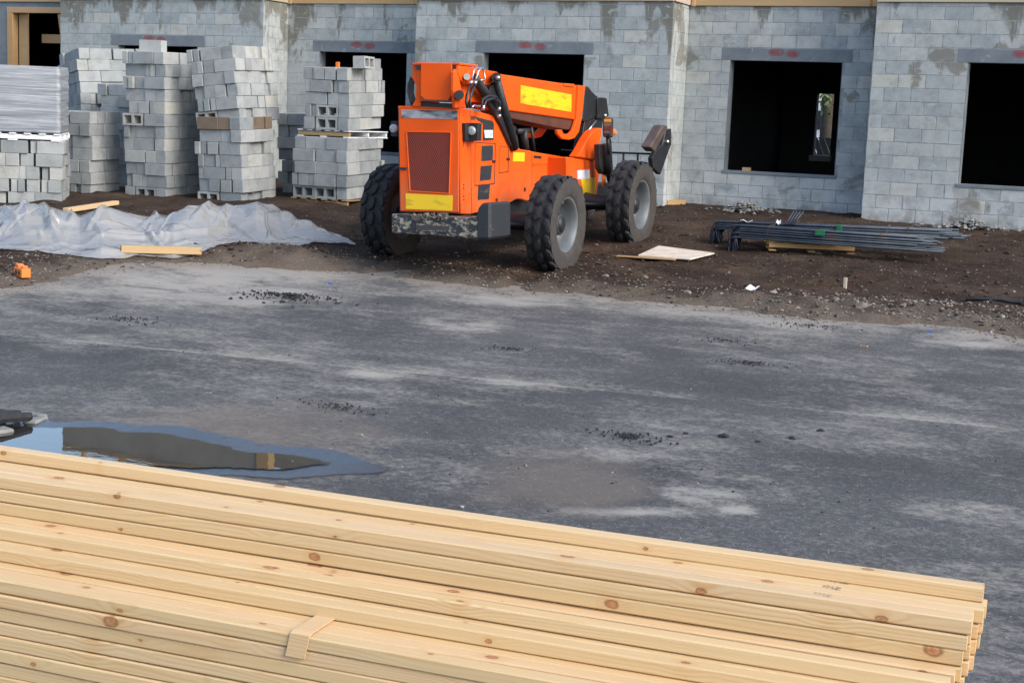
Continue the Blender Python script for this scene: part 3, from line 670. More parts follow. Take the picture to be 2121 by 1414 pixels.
# timber plates along the wall head, following the jogs
def plate(x0, x1, y, h=.26, z=3.275, m='plate_wood', t=.04):
    n_ = max(1, round((x1-x0)/2.4)); st = (x1-x0)/n_
    for i in range(n_):
        b = MB(); L = st-.006; b.box((-L/2, -t/2, -h/2), (L/2, t/2, h/2))
        link('plank', b.mesh('plank', M[m], bevel=.004), bld, (x0+st*(i+.5), y+t/2, z+h/2+rng.uniform(-.004, .004)))
plate(-15.83, -11.09, -.03); plate(-11.05, -7.97, REC-.03, m='form_wood'); plate(-7.93, -3.235, -.03, m='plate_wood'); plate(-3.19, -.04, REC-.03, m='form_wood'); plate(0, 4.74, -.03, m='plate_wood')
for X in (-3.235, -11.09): mb_box('plank', (X-.01, .012, 3.275), (X+.03, REC-.035, 3.53), M['plate_wood'], bld, .004)
for X, Y in ((-3.16, REC-.05), (-7.99, REC-.055), (-11.03, REC-.05)): mb_box('post', (X-.03, Y-.02, 3.262), (X+.03, Y+.018, 3.545), M['form_wood'], bld, .003)
# upper storey (seen mirrored in the puddle)
for key, x0, x1, Y in WALLS:
    mb_box('upper_wall', (x0+(.0 if Y == 0 else -.2), Y+.02, 3.54), (x1, Y+.2, 4.25), M['panel'], bld)
    for i in range(5):
        xx = x0+(x1-x0)*(i+.5)/5; mb_box('post', (xx-.03, Y+.05, 4.25), (xx+.03, Y+.14, 4.25+rng.uniform(.3, .8)), M['form_wood'], bld)
    mb_box('plank', (x0, Y+.0, 4.252), (x1, Y+.21, 4.34), M['form_wood'], bld)
mb_box('post', (-11.085, -.02, 3.54), (-10.82, .2, 4.33), M['form_wood'], bld)
# left bay: timber-framed doorway in a sheet-clad wall
sheet = MB(); sheet.box((-24, REC, -.4), (-17.955, REC+.1, 3.275)); sheet.box((-17.955, REC, 3.172), (-15.84, REC+.1, 3.275))
sheet.obj('sheet_wall', M['lintel'], bld)
plate(-24, -15.9, REC-.03, m='form_wood')
mb_box('door_header', (-17.955, REC-.02, 3.055), (-15.85, REC+.14, 3.17), M['form_wood'], bld, .004)
mb_box('door_jamb', (-17.95, REC-.02, -.3), (-17.80, REC+.14, 3.053), M['form_wood'], bld, .004)
mb_box('door_jamb', (-17.79, REC+.15, -.3), (-17.55, REC+.19, 3.053), M['form_wood'], bld, .004)
mb_box('door_stud', (-16.42, REC+.02, -.3), (-16.34, REC+.10, 3.053), M['form_wood'], bld, .004)
mb_box('door_beam', (-17.5, REC+.5, 2.48), (-16.2, REC+.56, 2.66), M['form_wood'], bld, .004)
for (xa, za, xb, zb) in ((-16.62, 3.04, -16.42, 1.75), (-15.95, 3.0, -16.2, 2.2)):
    q = MB(); q.prism([(xa-.035, REC+.03, za), (xa+.035, REC+.03, za), (xb+.035, REC+.03, zb), (xb-.035, REC+.03, zb)], (0, .06, 0)); q.obj('brace', M['form_wood'], bld)
for xx in (-17.35, -17.1): mb_box('stud', (xx, REC+.9, 0), (xx+.07, REC+.98, 2.4), M['form_wood'], bld)
# shell behind: floor, ceiling, end walls, rear wall with its opening
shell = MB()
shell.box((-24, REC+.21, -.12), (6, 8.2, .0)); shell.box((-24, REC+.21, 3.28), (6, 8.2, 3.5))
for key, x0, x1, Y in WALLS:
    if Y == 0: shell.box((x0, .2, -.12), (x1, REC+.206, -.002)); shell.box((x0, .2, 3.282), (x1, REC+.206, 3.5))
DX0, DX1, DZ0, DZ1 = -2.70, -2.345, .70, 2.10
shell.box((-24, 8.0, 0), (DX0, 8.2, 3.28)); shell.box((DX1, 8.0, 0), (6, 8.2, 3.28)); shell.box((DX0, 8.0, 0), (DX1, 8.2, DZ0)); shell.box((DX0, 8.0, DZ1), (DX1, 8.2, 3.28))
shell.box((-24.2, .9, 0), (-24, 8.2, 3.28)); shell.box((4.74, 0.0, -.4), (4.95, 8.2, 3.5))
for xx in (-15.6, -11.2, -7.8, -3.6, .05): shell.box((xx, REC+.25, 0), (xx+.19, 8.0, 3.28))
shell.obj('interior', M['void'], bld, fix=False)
mb_box('sill', (DX0-.05, 7.86, DZ0+.0), (DX1+.05, 8.26, DZ0+.12), M['slab'], bld)
mb_box('timber_offcut', (-2.20, REC+.1, WZ0+.001), (-2.07, REC+.18, WZ0+.055), M['form_wood'], bld)

# behind the building: tree, chain-link fence with dark slats, parked van
tree = thing('tree', 'tree with dark trunk and green leaves seen through the far doorway', 'tree', (-4.02, 15.0, -.02))
tr = MB(); tr.tube([(-4.02, 15, -.1), (-4.0, 15, 1.2), (-4.05, 15.05, 2.6), (-3.9, 15, 4.2)], [.30, .21, .19, .14], 14); tr.obj('trunk', M['bark'], tree, smooth=True)
br = MB()
for i in range(7):
    a = i*.9; br.tube([(-4.02, 15, 2.2+i*.25), (-4.02+.8*math.cos(a), 15+.8*math.sin(a), 2.8+i*.25), (-4.02+1.7*math.cos(a), 15+1.7*math.sin(a), 2.9+i*.3)], [.08, .05, .02], 6)
br.obj('branch', M['bark'], tree)
lf = MB(); r_ = random.Random(5)
for i in range(4200):
    a = r_.uniform(0, 6.283); rr = 2.3*math.sqrt(r_.random()); z = r_.uniform(1.45, 5.0); c = np.array([-4.0+rr*math.cos(a), 15+rr*math.sin(a), z+.25*math.sin(a*3)])
    if z < 2.1 and (r_.random() < .35 or c[1] > 15.2): continue
    u = np.array([r_.gauss(0, 1) for _ in range(3)]); u /= np.linalg.norm(u); w = np.cross(u, (r_.gauss(0, 1), r_.gauss(0, 1), 1)); w /= np.linalg.norm(w); s_ = r_.uniform(.05, .10)
    lf.add([c-u*s_, c+w*s_*.4, c+u*s_, c-w*s_*.4], [(0, 1, 2, 3)])
lf.obj('crown', M['leaf'], tree, fix=False)
fence = thing('slatted_fence', 'dark chain-link fence with diagonal slats behind the building', 'fence', (-3, 12.5, 0))
for i in range(46):
    q = MB(); x = -7+i*.16; q.prism([(x, 12.5, 0), (x+.138, 12.5, 0), (x+.138-.5, 12.5, 1.18), (x-.5, 12.5, 1.18)], (0, .02, 0)); q.obj('slat', M['black'], fence)
for x in (-6.5, -4.2, -1.0): mb_box('post', (x, 12.53, -.1), (x+.06, 12.59, 1.3), M['chrome'], fence)
van = thing('parked_van', 'white parked van partly seen behind the tree through the doorway', 'van', (-6.2, 22, 0))
q = MB(); q.prism([(-8.6, 21.2, .35), (-4.05, 21.2, .35), (-4.05, 21.2, 1.0), (-4.7, 21.2, 1.25), (-5.2, 21.2, 2.2), (-8.5, 21.2, 2.25)], (0, 1.9, 0)); q.obj('body', M['white'], van, bevel=.06)
for x in (-5.0, -7.6):
    w_ = MB(); w_.lathe([(-.1, .05), (-.1, .33), (.1, .33), (.1, .05)], (0, 0, 0), 24)
    wo = link('wheel', w_.mesh('wheel', M['rubber']), van, (x+6.2, -.85, .33), (0, 0, math.pi/2))
mb_box('window', (-5.9, 21.18, 1.4), (-5.2, 21.2, 1.95), M['black'], van)

# ------------------------------------------------------------------ block stacks
def hollow_mesh(m):
    if 'hollow' in MESHC: return MESHC['hollow']
    b = MB(); xs = [-.195, -.162, -.022, .022, .162, .195]; zs = [-.095, -.062, .062, .095]; y0, y1 = -.0965, .0965
    for i in range(5):
        for j in range(3):
            if i in (1, 3) and j == 1: continue
            for y in (y0, y1): b.add([(xs[i], y, zs[j]), (xs[i+1], y, zs[j]), (xs[i+1], y, zs[j+1]), (xs[i], y, zs[j+1])], [(0, 1, 2, 3) if y == y0 else (3, 2, 1, 0)])
    for (xa, xb, s) in ((xs[1], xs[2], 1), (xs[3], xs[4], 1), (xs[0], xs[5], -1)):
        za, zb = (zs[1], zs[2]) if s == 1 else (zs[0], zs[3])
        V = [(xa, y0, za), (xb, y0, za), (xb, y0, zb), (xa, y0, zb), (xa, y1, za), (xb, y1, za), (xb, y1, zb), (xa, y1, zb)]
        F = [(0, 1, 5, 4), (1, 2, 6, 5), (2, 3, 7, 6), (3, 0, 4, 7)]
        b.add(V, F if s == -1 else [f[::-1] for f in F])
    MESHC['hollow'] = b.mesh('block', m, fix=False); return MESHC['hollow']
PROTO = {}
def put_block(par, c, lx, ly, rot=0.0, hollow=False, tint='stack_block'):
    key = ('h',) if hollow else (lx, ly, tint)
    if key not in PROTO:
        PROTO[key] = hollow_mesh(M['stack_block']) if hollow else block_mesh(lx, ly, .1905, M[tint], .005)
        o = bpy.data.objects.new('block', PROTO[key]); PROTO[key] = o
    o = PROTO[key].copy(); o.name = 'block'; COL.objects.link(o); o.parent = par; o.location = c; o.rotation_euler = (0, 0, rot); return o
F_, Hh, Q = .39, .19, .095
BROWN = {('block_stack', 6, 14)}
def stack(name, label, corner, rows, nx, ny, yaw=0.0, lean=(0, 0), hollow=(), group='stacks of grey concrete blocks', seed=0, skip=(), drift=0.0, pattern=None):
    """rows of blocks behind and left of the near corner; nx, ny in half blocks"""
    r = random.Random(seed); base = thing(name, label, 'block stack', corner, (RAD(lean[0]), RAD(lean[1]), RAD(yaw)), group)
    W, D = nx*.2, ny*.2
    for k in range(rows):
        z = .0965+k*.194; ox, oy = r.uniform(-.025, .025)+drift*k, r.uniform(-.025, .025)
        mode = (pattern[k] if pattern else r.choice('AB'))
        W_ = W+r.uniform(-.03, .03)
        cl = (F_, Hh) if mode == 'A' else (Hh, F_)
        # near-corner block, then along the front (-Y) and along the side (+X)
        if (k, 'c') not in skip:
            put_block(base, (ox-cl[0]/2, oy+cl[1]/2, z), cl[0], cl[1], r.uniform(-.012, .012), False)
        def pick(left):
            w = r.choices((F_, Hh, Q), (.50, .32, .18))[0]
            while w > left+.06 and w > Q: w = {F_: Hh, Hh: Q}[w]
            return w
        def gap(): return r.uniform(.002, .010) if r.random() < .6 else r.uniform(.016, .038)
        x = ox-cl[0]-gap()
        while x > ox-W_+.07:
            left = x-(ox-W_); w = pick(left); dpt = Hh if w != Hh else F_
            oo = r.uniform(-.006, .012) if r.random() < .7 else r.uniform(.02, .05)
            if (k, 'f') not in skip:
                if k in hollow and left > .3: w = F_; put_block(base, (x-w/2, oy+.0965+oo*.5, z), F_, Hh, r.uniform(-.015, .015), True)
                else: put_block(base, (x-w/2, oy+dpt/2+oo, z), w, dpt, r.uniform(-.012, .012), tint='stack_brown' if (name, k, seed) in BROWN and r.random() < .5 else 'stack_block')
            x -= w+gap()
        y = oy+cl[1]+gap()
        while y < oy+D-.07:
            left = oy+D-y; w = pick(left); dpt = Hh if w != Hh else F_
            oo = r.uniform(-.006, .012) if r.random() < .7 else r.uniform(.02, .055)
            if (k, 's') not in skip: put_block(base, (ox-dpt/2-oo, y+w/2, z), dpt, w, r.uniform(-.012, .012), tint='stack_brown' if (name, k, seed) in BROWN and r.random() < .4 else 'stack_block')
            y += w+gap()
        # inside of the layer that shows from above and keeps light out
        if k == rows-1 or k % 3 == 0:
            xi = ox-.42
            while xi > ox-W+.05:
                yi = oy+.42
                while yi < oy+D-.02:
                    put_block(base, (xi-.1, yi+.1, z-.004), Hh, Hh); yi += .2
                xi -= .2
    return base
def zstack(P, rows): return P[2]+rows*.194
S = {}
c3 = at_g(345, 416); S[3] = stack('block_stack', 'tall straight stack of grey blocks with one loose block on its top', c3, 12, 4, 5, 1.0, (1.5, .0), (0, 6), seed=3)
lo = thing('loose_block', 'single grey concrete block lying alone on top of the tall straight stack', 'block', (c3[0]-.42, c3[1]+.10, c3[2]+12*.194-.005), (0, 0, RAD(10)), 'loose blocks')
put_block(lo, (0, .1, .0965), F_, Hh)
c4 = at_g(502, 426); S[4] = stack('block_stack', 'short block stack under the leaning stack, two brown stained blocks in its top course', c4, 7, 4, 5, 2.0, (2, -1.0), (0,), seed=14)
t4 = at_y(497, 251, c4[1]+.03); S['4u'] = stack('block_stack', 'pale stack of blocks leaning to the left on top of a shorter stack', t4, 6, 4, 6, 3.0, (2.0, -6.5), (0,), seed=25)
c5 = at_g(718, 431); c5[2] += .12
def pallet(name, label, c, W, D, yaw=0, m='pallet_wood', group='wooden pallets', hgt=.12, x0=-1):
    p_ = thing(name, label, 'pallet', c, (0, 0, RAD(yaw)), group); mm = M[m]; sx = -1 if x0 < 0 else 1
    for i in range(3):
        y = i*(D-.09)/2; b = MB(); b.box((-W/2, -.02, -.03), (W/2, .02, .03)); b.add([], [])
        link('stringer', b.mesh('stringer', mm, bevel=.004), p_, (sx*W/2, y+.045, .055*hgt/.12))
    for i in range(6):
        x = i*(W-.1)/5; b = MB(); b.box((-.05, -D/2, -.009), (.05, D/2, .009)); link('slat', b.mesh('slat', mm, bevel=.003), p_, (sx*(x+.05), D/2, hgt-.012))
    for i in range(3):
        x = i*(W-.1)/2; b = MB(); b.box((-.05, -D/2, -.009), (.05, D/2, .009)); link('slat', b.mesh('slat', mm, bevel=.003), p_, (sx*(x+.05), D/2, .011))
    return p_
pallet('pallet', 'yellowish wooden pallet under the right-hand block stack', (c5[0], c5[1], c5[2]-.12), 1.05, 1.1)
S[5] = stack('block_stack', 'wide block stack on a wooden pallet beside the orange machine, hollow bottom course', c5, 5, 5, 6, 1.0, (2.0, 0), (0,), seed=36)
t5 = (c5[0]-.02, c5[1]+.04, c5[2]+5*.194+.115)
pw = pallet('pallet', 'white painted pallet between the upper and lower block stacks beside the machine', (t5[0], t5[1], t5[2]-.115), .95, 1.25, 0, 'white')
for ch in list(pw.children):
    if ch.name.startswith('stringer') and ch.location.y < .1: ch.data = ch.data.copy(); ch.data.materials[0] = M['pallet_wood']
S['5u'] = stack('block_stack', 'upper block stack on a white pallet, ragged top with two end blocks standing higher', t5, 5, 4, 6, 2.0, (2.5, .5), (0, 1), seed=47)
zt = t5[2]+5*.194
lb = thing('loose_block', 'hollow grey block on the ragged stack top, its open core facing out', 'block', (t5[0]-.0, t5[1]+.20, zt), (RAD(2), 0, RAD(-84)), 'loose blocks'); put_block(lb, (-.05, .1, .0965), F_, Hh, 0, True)
lb2 = thing('loose_block', 'half-turned grey block at the right end of the ragged stack top', 'block', (t5[0]-.05, t5[1]+.86, zt), (RAD(2), 0, 0), 'loose blocks'); put_block(lb2, (-.1, 0, .0965), Hh, F_)
oc = MB(); oc.box((-.03, -.02, 0), (.03, .02, .10)); oo = oc.obj('plastic_tab', M['orange_plastic'], bevel=.005); oo.location = (t5[0]-.38, t5[1]+.25, zt); tag(oo, 'small orange plastic tab sticking up on the ragged stack top', 'tab')
c4b = at_g(603, 418); S['4b'] = stack('block_stack', 'dark shaded block stack standing back between the leaning stack and the pallet stack', c4b+np.array([-.05, .9, .05]), 7, 4, 4, 0, (2, 0), (), seed=58)
c2 = at_g(256, 400)+np.array([-.1, .5, .05]); S[2] = stack('block_stack', 'shaded stack of blocks behind the tall straight stack, hollow blocks at its foot', c2, 9, 4, 5, 0, (2, 0), (0,), seed=69)
c1b = at_g(189, 408); S['1b'] = stack('block_stack', 'narrow block stack beside the wrapped pallet with some cut blocks', c1b, 7, 4, 4, 4, (1.5, 0), (), seed=80)
t1 = at_y(168, 262, c1b[1]+1.45); S[1] = stack('block_stack', 'pale tall stack leaning back to the left behind the wrapped pallet', (t1[0]+.10, t1[1]+.05, t1[2]-5*.194), 12, 5, 6, -30, (2.5, -6.0), (), seed=91)
c0 = at_g(130, 427); S[0] = stack('block_stack', 'bright squared block stack at the left edge carrying the wrapped pallet', c0, 5, 7, 5, 34, (1, 0), (), seed=102)
# wrapped pallet on it
tw = (c0[0], c0[1], c0[2]+5*.194-.005)
wr = thing('wrapped_pallet', 'pallet load wrapped in grey stretch film on a white pallet at the left edge', 'wrapped pallet', tw, (RAD(1), 0, RAD(34)))
wb = MB(); xs = np.linspace(-1.42, -.03, 28); zs = np.linspace(.12, 1.2, 34); ring = []
def wr_pt(u, z):
    P = 2*(1.39+1.0); s_ = u*P
    if s_ < 1.39: x, y = -1.42+s_, 0.0
    elif s_ < 2.39: x, y = -.03, s_-1.39
    elif s_ < 3.78: x, y = -.03-(s_-2.39), 1.0
    else: x, y = -1.42, 1.0-(s_-3.78)
    b_ = .02*(fbm(np.array(s_*.8), np.array(z*14), 4, 77)-.5)+.008*math.sin(z*33)
    dx = x+.725; dy = y-.5; n_ = max(abs(dx)/.7, abs(dy)/.5); k_ = 1+b_
    return (-.725+dx*k_, .5+dy*k_, z)
NU, NZ = 90, 46; V = [wr_pt(i/NU, .125+.99*j/(NZ-1)) for j in range(NZ) for i in range(NU)]
F = [(j*NU+i, j*NU+(i+1) % NU, (j+1)*NU+(i+1) % NU, (j+1)*NU+i) for j in range(NZ-1) for i in range(NU)]+[tuple((NZ-1)*NU+i for i in range(NU)), tuple(range(NU-1, -1, -1))]
wb.add(V, F); link('wrapped_load', wb.mesh('wrapped_load', M['wrap'], smooth=True), wr)
for i in range(3):
    b = MB(); b.box((-.71, -.03, -.035), (.71, .03, .035)); link('stringer', b.mesh('stringer', M['white'], bevel=.004), wr, (-.725, .03+i*.47, .06))
for i in range(7):
    b = MB(); b.box((-.05, -.52, -.01), (.05, .52, .01)); link('slat', b.mesh('slat', M['white'], bevel=.003), wr, (-1.37+i*.215, .5, .108))
for i in range(3):
    b = MB(); b.box((-.07, -.52, -.01), (.07, .52, .01)); link('slat', b.mesh('slat', M['white'], bevel=.003), wr, (-1.35+i*.625, .5, .011))

# ------------------------------------------------------------------ telehandler
RRc = at_y(1179, 473, -6.13); CXR = RRc[0]-.18
tele = thing('telehandler', 'orange telescopic handler with black tyres parked facing the building', 'telehandler', (-3.66, -4.8, -.55))
def PX(pts, X): return [at_x(*q, X) for q in pts]
def PY(pts, Y): return [at_y(*q, Y) for q in pts]
def prx(name, pts, X, t, m, par=tele, bevel=.006):      # side-profile plate: outline on plane X, thickness t inwards
    q = MB(); q.prism(PX(pts, X), (-t, 0, 0)); return q.obj(name, m, par, bevel=bevel)
def pry(name, pts, Y, t, m, par=tele, bevel=.006):
    q = MB(); q.prism(PY(pts, Y), (0, t, 0)); return q.obj(name, m, par, bevel=bevel)
def tube(name, pts, r, m, par=tele, seg=10, smooth=True):
    q = MB(); q.tube(pts, r, seg); return q.obj(name, m, par, smooth=smooth)
XS = -3.245; XL = -4.07
hood = [A(622, 336), A(655, 338), A(760, 362), A(858, 390), A(880, 408), A(905, 448), A(940, 515), A(968, 560), A(1000, 588), B(300, 597), B(300, 880), B(275, 905), B(235, 893), B(205, 893), B(130, 935), A(880, 935), A(860, 940), A(690, 985), A(636, 982)]
body = prx('body', hood, XS, XS-XL, M['orange'], bevel=.012)
mid = [B(296, 600), B(520, 638), B(520, 800), B(420, 870), B(296, 880)]
prx('frame', mid, XS-.30, .4, M['orange'], bevel=.008)
fend = [B(514, 634), B(690, 654), B(712, 668), B(720, 690), B(705, 800), B(690, 930), B(640, 978), B(560, 975), B(520, 900)]
prx('front_frame', fend, XS, .82, M['orange'], bevel=.02)
prx('bracket', [B(305, 690), B(352, 688), B(350, 800), B(320, 860), B(300, 860)], XS-.02, .12, M['orange'], bevel=.006)
prx('step_box', [B(303, 612), B(398, 618), B(396, 682), B(303, 676)], XS+.01, .1, M['orange'])
prx('slot', [B(312, 625), B(358, 629), B(358, 645), B(312, 641)], XS+.014, .01, M['black'], bevel=0)
# rear face pieces (the rear face of the body lies near Y=-7.5)
YR = float(at_x(*A(622, 336), XS)[1])
# rear panel frame
pry('seam', [A(249, 335), A(622, 337), A(622, 977), A(259, 967)], YR-.004, .006, M['boom_dark'], bevel=0)
pry('rear_panel', [A(252, 338), A(618, 340), A(618, 972), A(262, 962)], YR-.012, .02, M['orange'], bevel=.006)
pry('grille', [A(305, 487), A(312, 484), A(560, 490), A(567, 497), A(556, 848), A(550, 851), A(330, 838), A(318, 828)], YR-.016, .01, M['grille'], bevel=0)
gr_fr = MB()
for a, b in (((300, 480), (572, 484)), ((572, 484), (560, 858)), ((560, 858), (322, 842)), ((322, 842), (300, 480))):
    gr_fr.tube([at_y(*A(*a), YR-.018), at_y(*A(*b), YR-.018)], .008, 6)
gr_fr.obj('grille_frame', M['orange'], tele)
pry('name_plate', [A(268, 346), A(610, 352), A(610, 404), A(268, 396)], YR-.017, .008, M['name_decal'], bevel=0)
pry('yellow_label', [A(294, 856), A(580, 868), A(578, 962), A(296, 950)], YR-.017, .008, M['yellow_decal'], bevel=0)
pry('latch', [A(258, 697), A(298, 698), A(298, 712), A(258, 711)], YR-.03, .02, M['black'], bevel=.003)
# tail lights on the sides
def light(px4, cx, cy, Y, rad_):
    pl = pry('tail_light', px4, Y, .10, M['black'], bevel=.004)
    c = at_y(*A(cx, cy), Y-.012); q = MB(); q.lathe([(-.012, .001), (-.02, rad_*.8), (-.012, rad_), (.02, rad_)], (0, 0, 0), 20)
    o_ = link('lens', q.mesh('lens', M['lamp'], smooth=True), None); o_.rotation_euler = (0, 0, math.pi/2); o_.location = c; o_.parent = pl; o_.matrix_parent_inverse = Matrix.Identity(4)
light([A(203, 415), A(241, 417), A(241, 510), A(205, 508)], 222, 460, YR+.25, .052)
light([A(660, 425), A(737, 428), A(735, 535), A(664, 538)], 696, 474, float(at_x(*A(690, 480), XS+.06)[1]), .052)
prx('light_bracket', [A(660, 428), A(738, 430), A(736, 536), A(664, 538)], XS+.05, .05, M['black'])
# side decals and doors
for pts in ([A(716, 388), A(822, 415), A(834, 430), A(832, 530), A(768, 534), A(768, 430), A(735, 408)], [A(760, 567), A(830, 563), A(826, 655), A(757, 660)], [A(753, 690), A(822, 684), A(814, 772), A(748, 780)], [A(741, 806), A(810, 797), A(803, 890), A(736, 895)]):
    prx('black_decal', pts, XS+.006, .008, M['black_decal'], bevel=0)
for i in range(3): prx('black_decal', [A(697+i*8, 384), A(701+i*8, 384), A(701+i*8, 408), A(697+i*8, 408)], XS+.006, .008, M['black_decal'], bevel=0)
prx('seam', [A(718, 543), A(846, 551), A(838, 800), A(716, 811)], XS+.001, .002, M['black'], bevel=0)
prx('seam', [A(868, 569), A(926, 573), A(922, 726), A(864, 734)], XS+.001, .002, M['black'], bevel=0)
prx('seam', [A(688, 350), A(691, 350), A(700, 980), A(697, 981)], XS+.001, .002, M['boom_dark'], bevel=0)
for y_ in (480, 500, 545, 560, 800, 820, 870, 890): prx('bolt', [A(648, y_), A(653, y_), A(653, y_+9), A(648, y_+9)], XS+.004, .006, M['black'], bevel=0)
prx('bolt', [A(1018, 820), A(1028, 820), A(1028, 844), A(1018, 844)], XS+.004, .006, M['black'], bevel=0)
prx('bolt', [A(846, 885), A(858, 887), A(857, 905), A(845, 903)], XS+.006, .008, M['boom_dark'], bevel=0)
prx('door', [A(722, 548), A(842, 556), A(834, 795), A(720, 806)], XS+.003, .006, M['orange'], bevel=.002)
prx('hatch', [A(872, 573), A(922, 577), A(918, 722), A(868, 730)], XS+.006, .01, M['orange'], bevel=.003)
prx('latch', [A(830, 653), A(847, 654), A(846, 668), A(830, 667)], XS+.02, .02, M['black'], bevel=.003)
prx('latch', [A(915, 639), A(933, 640), A(932, 655), A(915, 654)], XS+.02, .02, M['black'], bevel=.003)
prx('yellow_label', [A(952, 606), A(1022, 608), A(1020, 662), A(950, 660)], XS+.005, .008, M['yellow_decal'], bevel=0)
prx('white_label', [A(775, 470), A(828, 470), A(828, 518), A(780, 518)], XS+.012, .008, M['white_decal'], bevel=0)
prx('yellow_label', [B(598, 768), B(690, 760), B(686, 888), B(620, 886)], XS+.008, .012, M['yellow_decal'], bevel=0)
prx('white_label', [B(578, 716), B(652, 712), B(655, 765), B(580, 770)], XS+.009, .012, M['white_decal'], bevel=0)
prx('white_label', [B(638, 922), B(690, 918), B(684, 965), B(640, 970)], XS+.009, .012, M['white_decal'], bevel=0)
# bumper / counterweight
YB_ = YR-.14
pry('bumper', [A(207, 980), A(640, 1005), A(735, 1000), A(735, 1140), A(560, 1118), A(208, 1098)], YB_, .5, M['bumper'], bevel=.015)
q = MB(); aa = [at_y(*A(*p_), YB_-.002) for p_ in ((735, 930), (760, 908), (760, 1138), (735, 1138))]
pry('bumper_end', [A(722, 985), A(742, 925), A(770, 914), A(812, 912), A(812, 1138), A(722, 1138)], YB_-.004, .58, M['scuffed'], bevel=.03)
pry('bumper_slot', [A(355, 1050), A(560, 1056), A(558, 1090), A(360, 1082)], YB_-.008, .02, M['void'], bevel=0)
rp = []; rs = []
for i in range(90):
    P = at_y(*A(rng.uniform(345, 545), rng.uniform(978, 1018)), YB_-.004); rp.append(P); rs.append(rng.uniform(.012, .035))
for i in range(25): rp.append(at_y(*A(rng.uniform(360, 560), 1086), YB_-.01)); rs.append(rng.uniform(.01, .02))
bm_ = scatter_mesh(rp, rs, M['stone'], 'caked_gravel', 3); og = link('caked_gravel', bm_); og.parent = tele; og.matrix_parent_inverse = parent_inv(tele); og['kind'] = 'stuff'
# chassis and axles
mb_box('chassis', (-3.95, -7.1, -.12), (-3.38, -2.9, .30), M['black'], tele, .02)
for yy, zz in ((-6.13, .02), (-3.42, .175)):
    tube('axle', [(-4.95, yy, zz), (-4.2, yy, zz), (-3.98, yy, zz), (-3.66, yy, zz), (-3.36, yy, zz), (-3.1, yy, zz), (-2.45, yy, zz)], [.10, .11, .16, .2, .16, .11, .10], M['black'])
    tube('tie_rod', [(-4.7, yy-.28, zz-.02), (-2.7, yy-.28, zz-.02)], .03, M['black'])
# boom
XB = -3.34; WB = .47
boom = [A(578, 62), A(622, 78), A(860, 122), B(100, 128), B(622, 206), B(600, 412), B(150, 350), A(760, 300), A(578, 302)]
prx('boom', boom, XB, WB, M['orange'], bevel=.01)
COLL = [B(585, 196), B(625, 203), B(602, 412), B(588, 480), B(560, 520), B(525, 530), B(485, 524), B(458, 495), B(455, 470), B(482, 468), B(496, 494), B(530, 494), B(552, 470), B(562, 440), B(572, 408)]
prx('boom_collar', COLL, XB+.035, .045, M['orange'], bevel=.006)
q = MB(); q.prism(PX(COLL, XB+.035), (0, 0, 0)); far = [np.array(v_) for v_ in PX(COLL, XB+.035)]
q = MB(); q.prism([v_+np.array([-WB-.03, 0, 0]) for v_ in far], (-.045, 0, 0)); q.obj('boom_collar', M['orange'], tele, bevel=.006)
prx('underside_shade', [B(160, 352), B(596, 405), B(566, 440), B(552, 472), B(480, 462), B(172, 398)], XB-.03, WB-.06, M['boom_dark'], bevel=.006)  # added slab, the boom's underside shade put into its colour
prx('boom_pad', [B(498, 185), B(562, 190), B(560, 208), B(498, 202)], XB+.02, .12, M['orange'])
YT = float(at_x(*A(578, 62), XB)[1])
pry('boom_tail', [A(386, 60), A(575, 62), A(575, 255), A(552, 292), A(410, 286), A(386, 262)], YT-.03, .04, M['orange'], bevel=.006)
pry('groove_shade', [A(388, 258), A(412, 284), A(552, 290), A(576, 253), A(576, 262), A(553, 298), A(410, 292), A(388, 268)], YT-.034, .006, M['void'], bevel=0)  # thin dark strip in place of the groove's shade
pry('boom_top_plate', [A(333, 60), A(622, 60), A(622, 72), A(333, 72)], YT-.02, .5, M['orange'], bevel=.003)
pry('gap_shade', [A(356, 74), A(386, 74), A(386, 112), A(372, 96), A(358, 104)], YT-.012, .01, M['void'], bevel=0)  # dark plate painted as the shade between tail and cheek
pry('gap_shade', [A(577, 76), A(613, 76), A(607, 100), A(594, 112), A(584, 150), A(577, 150)], YT-.012, .01, M['void'], bevel=0)  # same dark plate for the shaded gap on the right
pry('boom_gap', [A(388, 302), A(590, 308), A(590, 333), A(375, 330)], YT+.05, .3, M['black'], bevel=0)
prx('pivot_plate', [A(616, 76), A(700, 88), A(855, 116), A(863, 140), A(845, 152), A(800, 196), A(772, 192), A(735, 150), A(700, 190), A(655, 193), A(632, 165), A(614, 120)], XB+.10, .03, M['orange'], bevel=.004)
for X, dx in ((XB+.09, 0), (-3.92, -238)):
    prx('cheek', [A(590, 118), A(604, 98), A(618, 104), A(630, 190), A(650, 280), A(668, 336), A(598, 336), A(588, 230)], X if dx == 0 else -3.94, .04, M['orange'], bevel=.006)
pry('cheek', [A(336, 66), A(360, 70), A(384, 90), A(384, 326), A(330, 326), A(352, 290), A(360, 200), A(334, 150)], YT+.03, .5, M['orange'], bevel=.006)
tube('pivot_pin', [at_x(*A(668, 146), XB+.16), at_x(*A(668, 146), XB-.02)], .038, M['chrome'], smooth=False)
tube('boss', [at_x(*A(664, 146), XB+.115), at_x(*A(664, 146), XB+.05)], .085, M['orange'], seg=18)
tube('hub_cap', [at_x(*A(622, 256), XB+.20), at_x(*A(622, 256), XB+.05)], .055, M['black'], seg=14, smooth=False)
pry('yellow_label', [], 0, 0, None) if False else None
prx('yellow_label', [B(233, 197), B(542, 254), B(540, 360), B(231, 307)], XB+.006, .008, M['yellow_decal'], bevel=0)
